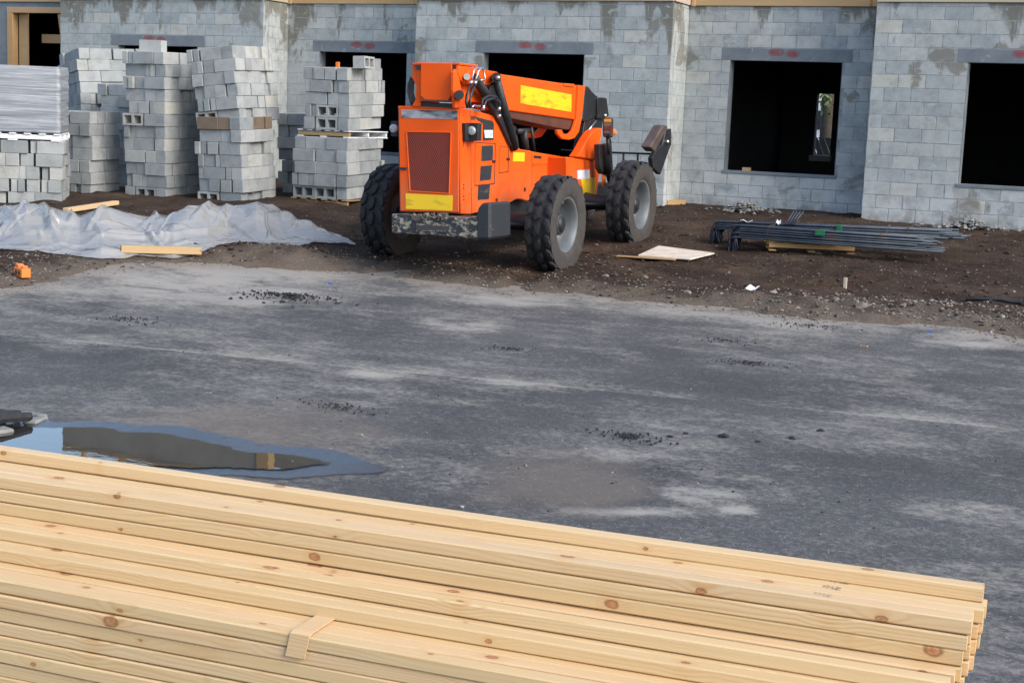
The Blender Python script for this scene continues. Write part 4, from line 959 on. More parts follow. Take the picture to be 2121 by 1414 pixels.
# cylinders
tube('lift_cylinder', [at_x(*A(852, 170), XB+.17), at_x(*A(905, 380), XB+.15), at_x(*A(955, 580), XB+.12)], [.05, .058, .062], M['black'], seg=14)
tube('cylinder_head', [at_x(*A(848, 150), XB+.24), at_x(*A(848, 150), XB+.06)], .06, M['black'], seg=14, smooth=False)
tube('pin', [at_x(*A(858, 152), XB+.28), at_x(*A(858, 152), XB+.2)], .03, M['chrome'])
tube('slave_cylinder', [at_x(*A(715, 150), XB+.13), at_x(*A(790, 262), XB+.10), at_x(*A(860, 380), XB+.08)], [.055, .062, .066], M['black'], seg=14)
prx('link_plate', [A(815, 200), A(850, 175), A(875, 225), A(955, 560), A(985, 578), A(938, 565), A(880, 440), A(800, 300)], XB+.14, .05, M['black'])
for pts in ([(690, 188), (668, 260), (664, 300), (672, 332)], [(718, 188), (695, 258), (685, 300), (690, 334)], [(755, 330), (765, 285), (800, 262), (845, 268), (868, 305), (866, 350)], [(768, 345), (785, 290), (830, 276), (858, 300)]):
    tube('hose', [at_x(*A(*p_), XB+.2) for p_ in pts], .018, M['hose'], seg=8)
for pts in ([(697, 170), (712, 110), (726, 90), (738, 94), (742, 120)], [(722, 170), (740, 108), (754, 90), (766, 100), (780, 150), (772, 168), (752, 166)], [(700, 330), (712, 320), (735, 326), (748, 322)]):
    tube('steel_pipe', [at_x(*A(*p_), XB+.22) for p_ in pts], .012, M['chrome'], seg=8)
for p_, p2 in (((690, 188), (699, 168)), ((716, 190), (724, 170)), ((768, 352), (769, 318)), ((864, 352), (866, 330)), ((864, 392), (868, 376))):
    tube('fitting', [at_x(*A(*p_), XB+.21), at_x(*A(*p2), XB+.21)], .024, M['chrome'], seg=8)
for dx in (0, 12, 24): tube('hose', [at_y(*A(p_[0]+dx, p_[1]), YT+.1) for p_ in ((330, 150), (314, 190), (312, 240), (325, 290), (338, 322))], .017, M['hose'], seg=8)
# linkage below the boom
prx('link_plate', [B(180, 435), B(205, 450), B(225, 590), B(200, 585)], XB-.05, .06, M['black'])
tube('tilt_cylinder', [at_x(*B(250, 470), XB-.1), at_x(*B(262, 590), XB-.1)], .05, M['black'])
tube('link_rod', [at_x(*B(295, 450), XB-.12), at_x(*B(315, 595), XB-.12)], .02, M['black'])
tube('cross_pin', [at_x(*B(215, 478), XB-.02), at_x(*B(300, 470), XB-.2)], .035, M['black'])
# front tower, carriage head, mirror, frame-level cylinder
prx('tower', [B(575, 634), B(600, 600), B(640, 525), B(668, 482), B(695, 464), B(722, 457), B(730, 480), B(716, 545), B(692, 656)], XS+.03, .14, M['orange'], bevel=.015)
prx('carriage_head', [B(624, 203), B(650, 206), B(672, 236), B(690, 252), B(692, 390), B(640, 422), B(606, 410)], XB-.0, .42, M['black'], bevel=.02)
prx('carriage_plate', [B(697, 278), B(728, 272), B(756, 276), B(770, 385), B(735, 402), B(700, 400)], XB+.02, .06, M['black'], bevel=.006)
prx('carriage_plate', [B(697, 278), B(728, 272), B(756, 276), B(770, 385), B(735, 402), B(700, 400)], XB-.4, .06, M['black'], bevel=.006)
prx('inner_boom', [B(620, 250), B(700, 262), B(698, 385), B(610, 395)], XB-.06, .34, M['black'])
prx('coupler', [B(622, 418), B(660, 408), B(690, 398), B(735, 402), B(728, 458), B(698, 462), B(668, 480), B(640, 520), B(608, 590), B(588, 575), B(612, 480)], XB-.02, .10, M['black'])
tube('chain', [at_x(*B(645, 470), XB+.02), at_x(*B(690, 415), XB+.02)], .012, M['chrome'])
tube('white_tag', [at_x(*B(747, 374), XB+.05), at_x(*B(747, 386), XB+.05)], .02, M['paper'], seg=6)
mi = pry('mirror', [B(736, 396), B(780, 396), B(788, 405), B(786, 508), B(778, 516), B(738, 514), B(732, 505), B(732, 402)], -3.62, .06, M['black'], bevel=.006)
pry('mirror_glass', [B(740, 424), B(782, 424), B(781, 506), B(740, 506)], -3.628, .012, M['mirror'], mi, bevel=0)
pry('amber_lens', [B(740, 402), B(780, 402), B(782, 420), B(740, 420)], -3.63, .014, M['amber'], mi, bevel=0)
tube('mirror_arm', [at_y(*B(760, 500), -3.56), at_y(*B(765, 560), -3.56), at_y(*B(770, 620), -3.5)], .025, M['black'])
pry('mirror_knob', [B(788, 462), B(800, 466), B(804, 490), B(792, 504), B(786, 500)], -3.58, .08, M['orange_plastic'], bevel=.004)  # orange knob of the mirror housing
tube('frame_cylinder', [at_x(*B(750, 556), -3.0), at_x(*B(750, 560), -3.0), at_x(*B(752, 735), -3.0)], .075, M['black'], seg=16)
tube('cylinder_rod', [at_x(*B(738, 740), -3.02), at_x(*B(738, 810), -3.02)], .03, M['orange_plastic'])
prx('cylinder_bracket', [B(710, 560), B(728, 556), B(735, 740), B(715, 700)], -2.99, .08, M['black'])
prx('cylinder_bracket', [B(775, 500), B(786, 540), B(796, 720), B(785, 800), B(772, 740)], -2.97, .06, M['black'])
prx('front_axle_block', [B(700, 800), B(790, 790), B(790, 960), B(700, 965)], -3.42, .3, M['black'], bevel=.02)
# carriage rail and outrigger ahead of the front wheel
tube('carriage_rail', [at_y(*B(780, 607), -2.3), at_y(*B(1045, 616), -2.3)], .018, M['black'], seg=6)
for xx in (858, 945): tube('rail_post', [at_y(*B(xx, 609), -2.3), at_y(*B(xx, 700), -2.3)], .016, M['black'], seg=6)
tube('carriage_rail', [at_y(*B(478, 590), -2.6), at_y(*B(590, 600), -2.6)], .016, M['black'], seg=6)
prx('outrigger_leg', [B(1034, 640), B(1062, 592), B(1096, 560), B(1118, 470), B(1150, 462), B(1150, 560), B(1138, 590), B(1084, 742), B(1040, 700)], -2.42, .07, M['black'], bevel=.008)
prx('outrigger_pad', [B(1022, 574), B(1098, 446), B(1110, 440), B(1132, 448), B(1124, 466), B(1052, 604)], -2.38, .15, M['rust_pad'], bevel=.012)
tube('outrigger_pin', [at_x(*B(1125, 542), -2.40), at_x(*B(1125, 542), -2.6)], .03, M['chrome'])
# simple cab floor and seat side on the left of the boom
mb_box('cab', (-4.75, -5.6, .55), (-4.15, -4.3, 1.35), M['black'], tele, .03)
# wheels
def wheel(cx, cy, cz, side, R=.62, W=.35, phase=0.0):
    rim = MB(); s = side
    prof = [(-.085*s, .02), (-.085*s, .22), (-.07*s, .265), (.02*s, .285), (.07*s, .298), (.135*s, .318), (.15*s, .338), (.15*s, .352), (.125*s, .352), (.10*s, .335)]
    rim.lathe(prof, (cx, cy, cz), 48)
    rim.lathe([(-.14*s, .352), (-.07*s, .27)], (cx, cy, cz), 48)
    rim.box((cx+.05*s-.01, cy-.016, cz+.255), (cx+.075*s+.01, cy+.016, cz+.30))
    w = rim.obj('wheel', M['rim'], tele, smooth=True)
    hub = MB(); hub.lathe([(-.085*s, .165), (-.05*s, .165), (-.045*s, .14), (.06*s, .135), (.075*s, .12), (.08*s, .02), (.08*s, .001)], (cx, cy, cz), 28)
    for i in range(10):
        a = i*.628; hub.tube([(cx-.06*s, cy+.19*math.cos(a), cz+.19*math.sin(a)), (cx-.045*s, cy+.19*math.cos(a), cz+.19*math.sin(a))], .014, 6)
    ho = hub.obj('hub', M['hub'], w, smooth=False)
    t = MB(); hw = W/2
    t.lathe([(hw*.80*s, .34), (hw*.93*s, .36), (hw*1.0*s, .40), (hw*1.02*s, .47), (hw*1.0*s, .54), (hw*.97*s, .575)], (cx, cy, cz), 64, 1)
    t.lathe([(hw*.97*s, .575), (hw*.90*s, .570), (0, .572), (-hw*.90*s, .570), (-hw*.97*s, .575)], (cx, cy, cz), 64, 0)
    t.lathe([(-hw*.97*s, .575), (-hw*1.02*s, .47), (-hw*.9*s, .37), (-hw*.7*s, .345)], (cx, cy, cz), 64, 1)
    r = random.Random(int(1000*abs(cx*7+cy)))
    NL = 19; rows_ = [(-.72, .56, 0.0), (-.02, .62, .5), (.72, .56, .0)]
    for (xo, wx, ph) in rows_:
        for i in range(NL):
            a0 = 2*math.pi*(i+ph+phase)/NL+.10*abs(xo); da = 2*math.pi/NL*.44
            xa, xb = (xo-wx*.5)*hw, (xo+wx*.5)*hw; r0, r1 = .555, R-r.uniform(0, .008)
            if abs(xo) > .5: r1 -= .012
            skew = .10*(1 if xo > 0 else -1)
            k = 6; ringo, ringi = [], []
            for (ux, ua) in ((-1.05, 0), (-.60, -.92), (.60, -.92), (1.05, 0), (.60, .92), (-.60, .92)):
                x = (xa+xb)/2+ux*(xb-xa)/2; an = a0+ua*da+skew*ux*.5
                ringi.append((cx+x, cy+r0*math.cos(an), cz+r0*math.sin(an)))
                x2 = (xa+xb)/2+ux*.80*(xb-xa)/2; an2 = a0+ua*.80*da+skew*ux*.5
                ringo.append((cx+x2, cy+r1*math.cos(an2), cz+r1*math.sin(an2)))
            xm, am = (xa+xb)/2, a0
            ctr = [(cx+xm, cy+(r1+.007)*math.cos(am), cz+(r1+.007)*math.sin(am))]
            V = ringi+ringo+ctr
            t.add(V, [(j, (j+1) % 6, 6+(j+1) % 6, 6+j) for j in range(6)]+[(6+j, 6+(j+1) % 6, 12) for j in range(6)], 0)
    to = t.obj('tyre', [M['rubber'], M['sidewall']], w, fix=True)
    me = to.data; fl = [p_.material_index == 1 for p_ in me.polygons]; me.polygons.foreach_set('use_smooth', fl)
RLx = float(at_y(757, 432, -6.13)[0])+.43
wheel(CXR, -6.13, .02, 1, phase=.2); wheel(CXR, -3.42, .178, 1, phase=.6)
wheel(RLx, -6.13, .04, -1, phase=.4); wheel(RLx, -3.42, .178, -1, phase=.1)

# ------------------------------------------------------------------ plastic sheet over a mound
TOPS = [(-140, 440), (0, 430), (50, 420), (95, 427), (130, 436), (165, 446), (200, 431), (226, 428), (262, 440), (300, 449), (340, 450), (385, 431), (420, 426), (470, 429), (505, 425), (533, 418), (552, 424), (580, 440), (612, 455), (650, 468), (700, 490), (736, 507)]
BOTS = [(-140, 520), (0, 519), (80, 524), (210, 533), (300, 526), (360, 530), (430, 522), (470, 511), (530, 516), (600, 512), (650, 508), (736, 510)]
def tarp_mesh():
    nu, nv = 560, 130; tx = np.array(TOPS, float); bx = np.array(BOTS, float); us = np.linspace(-140, 736, nu); V = np.zeros((nv, nu, 3))
    for i, x in enumerate(us):
        yt = np.interp(x, tx[:, 0], tx[:, 1]); yb = np.interp(x, bx[:, 0], bx[:, 1])
        Pf = at_g(x, yb+9, .01); dep = 1.15*min(1, (736-x)/160+.05); Pr = at_y(x, yt, Pf[1]+dep); hr = max(Pr[2]-gz(Pr[0], Pr[1]), .03)
        for j in range(nv):
            t = j/(nv-1)
            if t < .62:
                s_ = t/.62; X = Pf[0]+(Pr[0]-Pf[0])*s_; Y = Pf[1]+(Pr[1]-Pf[1])*s_
                prof = .22*sstep(0, .16, s_)+.10*s_+.68*sstep(.18, 1.0, s_); z = gz(X, Y)+.015+(hr-.015)*prof
            else:
                s_ = (t-.62)/.38; X = Pr[0]+(Pr[0]-Pf[0])*s_*.6; Y = Pr[1]+dep*s_*.8; prof = 1-sstep(0, 1, s_); z = gz(X, Y)+.015+(hr-.015)*prof
            V[j, i] = (X, Y, z)
    X, Y = V[..., 0], V[..., 1]; amp = np.clip((V[..., 2]-gz(X, Y))/.15, .15, 1)
    ru = random.Random(19); uu = np.linspace(0, 1, nu)[None, :]*7.0; vv = np.linspace(0, 1, nv)[:, None]; dz = np.zeros((nv, nu))
    wob = .10*(fbm(uu*2+vv*3, vv*4+uu*0, 3, 5)-.5)
    for q_ in range(80):
        u0 = ru.uniform(0, 7); sl = ru.uniform(-1.3, 1.3)*(1 if ru.random() < .75 else 2.5); v0 = ru.uniform(0, .75); v1 = v0+ru.uniform(.12, .55); w_ = ru.uniform(.025, .11); a_ = ru.uniform(.012, .055)*(1 if ru.random() < .8 else -.7)
        d_ = np.abs(uu+wob-u0-sl*(vv-v0)); m_ = np.clip(np.minimum((vv-v0)/.08, (v1-vv)/.12), 0, 1)
        dz += a_*np.clip(1-d_/w_, 0, 1)**.8*m_
    for q_ in range(26):            # folds that run along the sheet
        v0 = ru.uniform(.04, .5); sl = ru.uniform(-.05, .05); u0 = ru.uniform(0, 6.4); u1 = u0+ru.uniform(.4, 1.8); w_ = ru.uniform(.012, .03); a_ = ru.uniform(.015, .045)
        d_ = np.abs(vv-v0-sl*(uu-u0)+.25*wob); m_ = np.clip(np.minimum((uu-u0)/.15, (u1-uu)/.2), 0, 1); dz += a_*np.clip(1-d_/w_, 0, 1)*m_
    big = fbm(X*1.0, Y*1.0, 2, 61)-.45
    V[..., 2] += amp*(dz+.10*big)
    V[..., 2] = np.maximum(V[..., 2], dirt_z(X, Y)+.012+.02*vnoise(X*5, Y*5, 70))
    e = .06*(fbm(us*.02, us*.0, 3, 71)-.5); V[0, :, 1] += e
    i = (np.arange(nv-1)[:, None]*nu+np.arange(nu-1)[None]).reshape(-1); F = np.stack([i, i+1, i+nu+1, i+nu], -1)
    me = bpy.data.meshes.new('plastic_sheet'); me.from_pydata(V.reshape(-1, 3).tolist(), [], F.tolist()); me.materials.append(M['tarp']); me.polygons.foreach_set('use_smooth', [True]*len(me.polygons)); me.update(); return me
tag(link('plastic_sheet', tarp_mesh()), 'crumpled clear plastic sheet spread over a low mound of dirt', 'plastic sheet')
def plank(name, label, p0, p1, w, h, m, cat='plank', up=0.0, group=None):
    a = np.array(p0); b = np.array(p1); d = b-a; L = np.linalg.norm(d); q = MB(); q.box((-L/2, -w/2, -h/2), (L/2, w/2, h/2))
    o_ = link(name, q.mesh(name, m, bevel=.004)); o_.location = (a+b)/2+np.array([0, 0, h/2+up]); o_.rotation_euler = (0, -math.asin(d[2]/L), math.atan2(d[1], d[0])); return tag(o_, label, cat, group)
plank('timber_plank', 'yellow timber weighing down the front edge of the plastic sheet', at_d(250, 523, .03), at_d(416, 527, .03), .10, .09, M['form_wood'])
plank('timber_plank', 'pale timber lying on the dirt behind the plastic sheet', at_d(136, 440, .02), at_d(241, 424, .02), .10, .06, M['lumber'])

# ------------------------------------------------------------------ rebar on a pallet, right
pa = at_d(1592, 524); pb = at_d(1770, 526)
pyaw = math.degrees(math.atan2(pb[1]-pa[1], pb[0]-pa[0])); PW = math.hypot(pb[0]-pa[0], pb[1]-pa[1])
pallet('pallet', 'weathered wooden pallet carrying the bent rebar bundles', (pa[0], pa[1], pa[2]+.03), PW, 1.0, pyaw, x0=1, hgt=.17)
def bundle(label, xl, yl, xr, yr, Yoff, nb, seed, hook):
    r = random.Random(seed); Y0 = pa[1]+Yoff
    a = at_y(xl, yl, Y0); b = at_y(xr, yr, Y0); t = thing('rebar_bundle', label, 'rebar bundle', (a+b)/2, (0, 0, 0), 'rebar bundles')
    d = (b-a); d /= np.linalg.norm(d)
    for i in range(nb):
        col, row = i % 8, i//8
        o_ = np.array([0, (col-3.5)*.036+r.uniform(-.008, .008), -row*.032+r.uniform(-.006, .006)]); e0 = r.uniform(-.05, .06); e1 = r.uniform(-.35, .05)
        p0 = a+o_+d*e0; p1 = b+o_*1.0+d*e1; p1[2] += r.uniform(-.012, .012)
        hk = hook+r.uniform(-.03, .05); lean = r.uniform(-.03, .05)
        path = [p0+np.array([-.06+lean, r.uniform(-.03, .03), -hk]), p0+np.array([-.055, 0, -.10]), p0+np.array([-.03, 0, -.03]), p0+np.array([.03, 0, 0]), (p0*2+p1)/3+np.array([0, 0, -.005]), p1]
        q = MB(); q.tube(path, .013, 6); q.obj('bar', M['rebar'], t, smooth=True)
    return t, a, b, d
rb1, ra, rbb, rd_ = bundle('long rear rebar bundle with hooked left ends lying on the pallet', 1492, 458, 2003, 479, .55, 32, 1, .24)
rb2, ra2, rbb2, rd2_ = bundle('front rebar bundle with hooked ends splayed over the pallet edge', 1530, 466, 1955, 496, .12, 48, 2, .26)
for (t_, a_, d_, s_, w_) in ((rb1, ra, rd_, 1.70, .035), (rb2, ra2, rd2_, 1.15, .06)):
    c_ = a_+d_*s_; q = MB(); q.box((c_[0]-w_, c_[1]-.17, c_[2]-.05), (c_[0]+w_, c_[1]+.165, c_[2]+.0135)); q.obj('green_paint_band', M['green_paint'], t_)
for (t_, a_, d_, s_) in ((rb1, ra, rd_, 2.6), (rb2, ra2, rd2_, .45), (rb2, ra2, rd2_, 1.95)):
    c_ = a_+d_*s_; q = MB(); q.tube([c_+np.array([0, -.18, -.09]), c_+np.array([.01, -.185, .01]), c_+np.array([0, 0, .028]), c_+np.array([0, .17, .012]), c_+np.array([.03, .2, .12])], .006, 5); q.obj('tie_wire', M['rust_pad'], t_)
for i in range(4):
    c_ = ra+rd_*1.0+np.array([.032*i, -.05, .02]); q = MB(); q.tube([c_+np.array([-.03, -.1, -.02]), c_+np.array([.03+.012*i, .05, .16])], .0105, 6); q.obj('bar', M['rebar'], rb1, smooth=True)
for (nm, x0, y0, w_, h_, rx) in (('paper_tag', 1546, 459, .085, .05, 0), ('paper_tag', 1612, 461, .035, .045, -30)):
    c_ = at_y(x0, y0, pa[1]+.40); q = MB()
    V = [(w_*(i/6-.5)*2, h_*(j/3-.5)*2, .015*math.sin(i*1.3)+.01*math.cos(j*2)) for j in range(4) for i in range(7)]
    q.add(V, [(j*7+i, j*7+i+1, (j+1)*7+i+1, (j+1)*7+i) for j in range(3) for i in range(6)]); o_ = link(nm, q.mesh(nm, M['paper'], fix=False)); o_.location = c_; o_.rotation_euler = (RAD(-rx), 0, RAD(15))
    tag(o_, 'curled white paper tag on the rear rebar bundle near its hooks' if w_ > .08 else 'small white tag beside upright bar ends on the rear rebar bundle', 'paper tag')

# plywood sheet and strips beside the front wheel
pw_ = [at_d(*q_, .035) for q_ in ((1322, 530), (1430, 539), (1480, 526), (1364, 510))]; zz_ = max(q_[2]-gz(q_[0], q_[1]) for q_ in pw_); pw_ = [np.array([q_[0], q_[1], gz(q_[0], q_[1])+zz_+.01]) for q_ in pw_]
q = MB(); q.prism(pw_, (0, 0, -.018)); tag(q.obj('plywood_sheet', M['plywood'], bevel=.002), 'pale dusty plywood sheet lying on the dirt by the front tyre', 'plywood sheet')
plank('wood_strip', 'thin brown wood strip half under the plywood sheet', at_d(1278, 531, .012), at_d(1400, 539, .012), .12, .015, M['pallet_wood'])
plank('timber_block', 'yellow timber block on the ground by the wall behind the front tyre', at_g(1376, 430, 0), at_g(1392, 429, 0)+np.array([.1, .25, 0]), .14, .12, M['form_wood'], 'timber')

# ------------------------------------------------------------------ rubble piles, stones, crumbs, litter
def pile(label, px0, py0, n_, spread, hgt, m, seed, name='rubble_pile', big=(.025, .06)):
    c_ = at_g(px0, py0) if m is M['crumb'] else at_d(px0, py0); r = np.random.default_rng(seed); k = r.normal(0, 1, (n_, 2))*np.array([spread, spread*.5])*r.choice([.4, 1.0, 1.3], (n_, 1)); h_ = hgt*np.exp(-((k/np.array([spread, spread*.5]))**2).sum(1)*.5)*r.uniform(.3, 1, n_)
    P = np.stack([c_[0]+k[:, 0], c_[1]+k[:, 1], (gz(c_[0]+k[:, 0], c_[1]+k[:, 1])+.008 if m is M['crumb'] else dirt_z(c_[0]+k[:, 0], c_[1]+k[:, 1])+.02)+h_], -1)
    return link(name, scatter_mesh(P, r.uniform(*big, n_), m, name, seed))
tag(pile('', 1543, 440, 170, .20, .16, M['rubble'], 5), 'small heap of broken grey mortar below the middle window sill', 'rubble pile', None, 'stuff')
tag(pile('', 2010, 473, 170, .22, .12, M['rubble'], 6), 'small heap of broken mortar by the right pier beside the rebar ends', 'rubble pile', None, 'stuff')
def scatter_px(n_, x0, x1, y0, y1, sz, m, name, seed, cond=None, up=.0, power=1.0):
    r = np.random.default_rng(seed); P = np.zeros((0, 3)); n0 = n_*6
    xs, ys = r.uniform(x0, x1, n0), y0+(y1-y0)*r.random(n0)**power
    v = _fw[None]+_r[None]*((xs-1060.5)/FPX)[:, None]+_d[None]*((ys-707)/FPX)[:, None]; lo = np.full(n0, 2.0); hi = np.full(n0, 60.0)
    for _ in range(30):
        m_ = (lo+hi)/2; Q_ = CAMP+v*m_[:, None]; up_ = Q_[:, 2] > gz(Q_[:, 0], Q_[:, 1]); lo = np.where(up_, m_, lo); hi = np.where(up_, hi, m_)
    P = CAMP+v*lo[:, None]; d_ = edge_dist(P[:, 0], P[:, 1]); ok = cond(d_, P, r) if cond else np.ones(n0, bool)
    P = P[ok][:n_]; d_ = d_[ok][:n_]; z = np.where(d_ > .1, dirt_z(P[:, 0], P[:, 1]), gz(P[:, 0], P[:, 1]))
    Sz = r.uniform(*sz, len(P))*np.where(r.random(len(P)) < .92, 1, 1.9); P[:, 2] = z+Sz*.25+up
    return link(name, scatter_mesh(P, Sz, m, name, seed))
g1 = scatter_px(5200, -40, 2160, 440, 720, (.005, .015), M['stone'], 'gravel', 21, lambda d, p, r: (d > -.25) & (r.random(len(d)) < np.where(d < 1.3, 1.0, .18))); tag(g1, kind='stuff')
gc = scatter_px(1500, -40, 2160, 430, 700, (.012, .035), M['clod'], 'clods', 25, lambda d, p, r: d > .0); tag(gc, kind='stuff')
g2 = scatter_px(420, -40, 2160, 560, 1240, (.004, .010), M['stone'], 'grit', 22, lambda d, p, r: d < -.1); tag(g2, kind='stuff')
g3 = scatter_px(330, 1560, 2160, 590, 690, (.010, .028), M['stone'], 'gravel', 23, lambda d, p, r: (d > -.1) & (d < 1.4)); tag(g3, kind='stuff')
g4 = scatter_px(90, 0, 2121, 700, 1100, (.004, .011), M['crumb'], 'crumbs', 24, lambda d, p, r: (d < -.3) & (r.random(len(d)) < .6)); tag(g4, kind='stuff')
cl = [(1500, 905, .05), (1700, 893, .035), (1388, 905, .03), (1420, 898, .025), (1640, 908, .035), (1570, 915, .025)]
LL = ['largest loose black asphalt lump, wide and flat, on the open lot', 'black asphalt lump farthest right of the loose lumps on the lot', 'black asphalt lump nearest the long low crumb heap', 'small black lump just above and right of the long crumb heap', 'black asphalt lump second from the right on the lot', 'small black lump between the wide flat lump and the right ones']
for i, (x, y, s_) in enumerate(cl):
    p_ = at_g(x, y); o_ = link('asphalt_lump', stone_mesh('asphalt_lump', M['crumb'], i, .5)); o_.scale = (s_, s_*.8, s_*.7); o_.location = (p_[0], p_[1], p_[2]+s_*.2)
    tag(o_, LL[i], 'asphalt lump', 'loose asphalt lumps')
for i, (x, y, n_, sp, lab) in enumerate([(600, 618, 230, .30, 'largest heap of black asphalt crumbs on the lot near the dirt edge'), (1308, 907, 130, .12, 'long low heap of black asphalt crumbs in the middle of the lot'), (1552, 754, 110, .15, 'flat patch of black crumbs on the lot right of the seam dust'), (705, 846, 70, .15, 'thin scatter of black crumbs above the puddle'), (268, 664, 90, .22, 'thin black crumb patch on the left of the lot'), (1680, 678, 80, .2, 'black crumb strip on the lot by the dirt bank'), (1055, 725, 60, .13, 'faint black crumb spot in the middle of the dusty lot'), (1500, 708, 60, .16, 'thin dark crumb spot right of the lot centre by the dirt')]):
    tag(pile('', x, y, int(n_*1.1), sp, .016 if i else .045, M['crumb'], 40+i, 'crumb_heap', (.005, .014) if i else (.008, .026)), lab, 'crumb heap', None, 'stuff')
for i, (x, y, s_, lab) in enumerate([(1786, 634, .10, 'largest angular stone on the dirt bank at the right'), (1335, 575, .06, 'grey stone lying on the dirt in front of the plywood sheet'), (1424, 606, .07, 'brown clod with a pale stone on the dirt edge'), (623, 733, .022, 'white pebble on the left part of the asphalt'), (2075, 655, .05, 'pale stone at the far right of the dirt bank'), (1255, 572, .06, 'pale broken stone on the dirt beside the rear tyre')]):
    p_ = at_d(x, y) if s_ > .03 else at_g(x, y); o_ = link('stone', stone_mesh('stone', M['stone'], 20+i, .7)); o_.scale = (s_, s_*.8, s_*.75); o_.location = (p_[0], p_[1], p_[2]+.0); tag(o_, lab, 'stone')
p_ = at_d(1557, 602); q = MB(); V = [(.085*(i/5-.5)*2, .05*(j/2-.5)*2, .018*math.sin(i*1.7)) for j in range(3) for i in range(6)]; q.add(V, [(j*6+i, j*6+i+1, (j+1)*6+i+1, (j+1)*6+i) for j in range(2) for i in range(5)])
o_ = link('paper_scrap', q.mesh('paper_scrap', M['paper'], fix=False)); o_.location = p_+np.array([0, 0, .03]); o_.rotation_euler = (RAD(25), 0, RAD(-20)); tag(o_, 'crumpled white paper scrap on the dirt near the lot edge', 'paper scrap')
p_ = at_d(1750, 596); q = MB(); q.box((-.02, -.015, -.05), (.02, .015, .12)); o_ = q.obj('stake', M['plate_wood'], bevel=.003); o_.location = p_; tag(o_, 'short grey stake standing in the dirt bank', 'stake')
p_ = at_d(46, 573); q = MB(); q.box((-.14, -.05, 0), (.14, .05, .10)); q.box((-.12, -.04, .10), (-.02, .03, .135)); q.box((.06, -.03, .10), (.12, .03, .128))
ob = thing('plastic_block', 'bright orange plastic barrier clip with two holes at the left dirt edge', 'plastic clip', p_, (0, 0, RAD(-30)))
link('shell', q.mesh('shell', M['orange_plastic'], bevel=.008), ob)
for x in (-.045, .055):
    h_ = MB(); h_.lathe([(-.004, .001), (-.004, .022), (.004, .022)], (0, 0, 0), 12); link('hole', h_.mesh('hole', M['black']), ob, (x, -.053, .05), (0, 0, math.pi/2))
cp = [at_d(x, y, .02) for x, y in ((2000, 620), (2040, 619), (2075, 621), (2095, 625), (2115, 627), (2150, 640))]
q = MB(); q.tube(cp, .018, 8); tag(q.obj('cable', M['hose'], smooth=True), 'black cable lying across the dirt at the right edge', 'cable')
for (x, y) in ((684, 588), (1925, 688)):
    p_ = at_g(x, y); q = MB(); q.box((-.02, -.012, 0), (.02, .012, .014)); o_ = q.obj('blue_chip', simple('blue_plastic', (.02, .12, .6), .4)); o_.location = p_
    tag(o_, 'tiny blue plastic chip on the dusty asphalt '+('near the dirt edge below the machine' if x < 1000 else 'at the right by the dirt bank'), 'plastic chip')
p_ = at_g(1790, 718); q = MB(); q.box((-.035, -.012, 0), (.035, .012, .012)); o_ = q.obj('wood_chip', M['form_wood']); o_.location = p_; tag(o_, 'small yellow wood chip on the right part of the asphalt', 'wood chip')

# ------------------------------------------------------------------ puddle and drain
ZP = -.72
WET = [(-200, 872), (0, 862), (70, 874), (100, 870), (125, 877), (225, 876), (290, 884), (350, 884), (430, 896), (500, 912), (570, 926), (640, 929), (700, 938), (760, 954), (796, 965), (816, 974), (806, 981), (770, 984), (700, 986), (640, 992), (580, 994), (520, 991), (470, 988), (400, 995), (200, 1000), (0, 1000), (-200, 1000)]
WAT = [(-200, 890), (0, 884), (60, 886), (112, 888), (140, 887), (200, 887), (235, 890), (262, 897), (300, 896), (340, 899), (375, 905), (420, 916), (470, 925), (510, 937), (560, 941), (610, 944), (650, 950), (675, 958), (692, 963), (640, 970), (590, 977), (540, 976), (470, 972), (400, 974), (300, 968), (200, 965), (0, 960), (-200, 955)]
def sheet(name, pts, z, m, soft=.05):
    P = [at_z(x, y, z) for x, y in pts]; S_ = []
    k = len(P)
    for i in range(k):          # smooth closed outline
        p0, p1, p2, p3 = P[i-1], P[i], P[(i+1) % k], P[(i+2) % k]
        for t in (0, .25, .5, .75): S_.append(.5*((2*p1)+(-p0+p2)*t+(2*p0-5*p1+4*p2-p3)*t*t+(-p0+3*p1-3*p2+p3)*t**3)+np.array([nrng.normal(0, .006), nrng.normal(0, .008), 0]))
    for q_ in S_: q_[2] = z
    return np.array(S_)[:, :2]
def poly_dist(Q_, X, Y):      # signed distance, positive inside
    P = np.stack([X.reshape(-1), Y.reshape(-1)], -1); best = np.full(len(P), 1e9); ins = np.zeros(len(P), bool); near = np.zeros((len(P), 2))
    for a, b in zip(Q_, np.roll(Q_, -1, 0)):
        d = b-a; t = np.clip(((P-a)@d)/(d@d+1e-12), 0, 1); q_ = a+t[:, None]*d; ds = np.hypot(*(P-q_).T); u_ = ds < best; best[u_] = ds[u_]; near[u_] = q_[u_]
        c_ = ((a[1] > P[:, 1]) != (b[1] > P[:, 1])) & (P[:, 0] < (b[0]-a[0])*(P[:, 1]-a[1])/(b[1]-a[1]+1e-12)+a[0]); ins ^= c_
    return np.where(ins, best, -best).reshape(X.shape), (P-near).reshape(X.shape+(2,))
OUT_WET, OUT_WAT = sheet('', WET, ZP, None), sheet('', WAT, ZP, None)
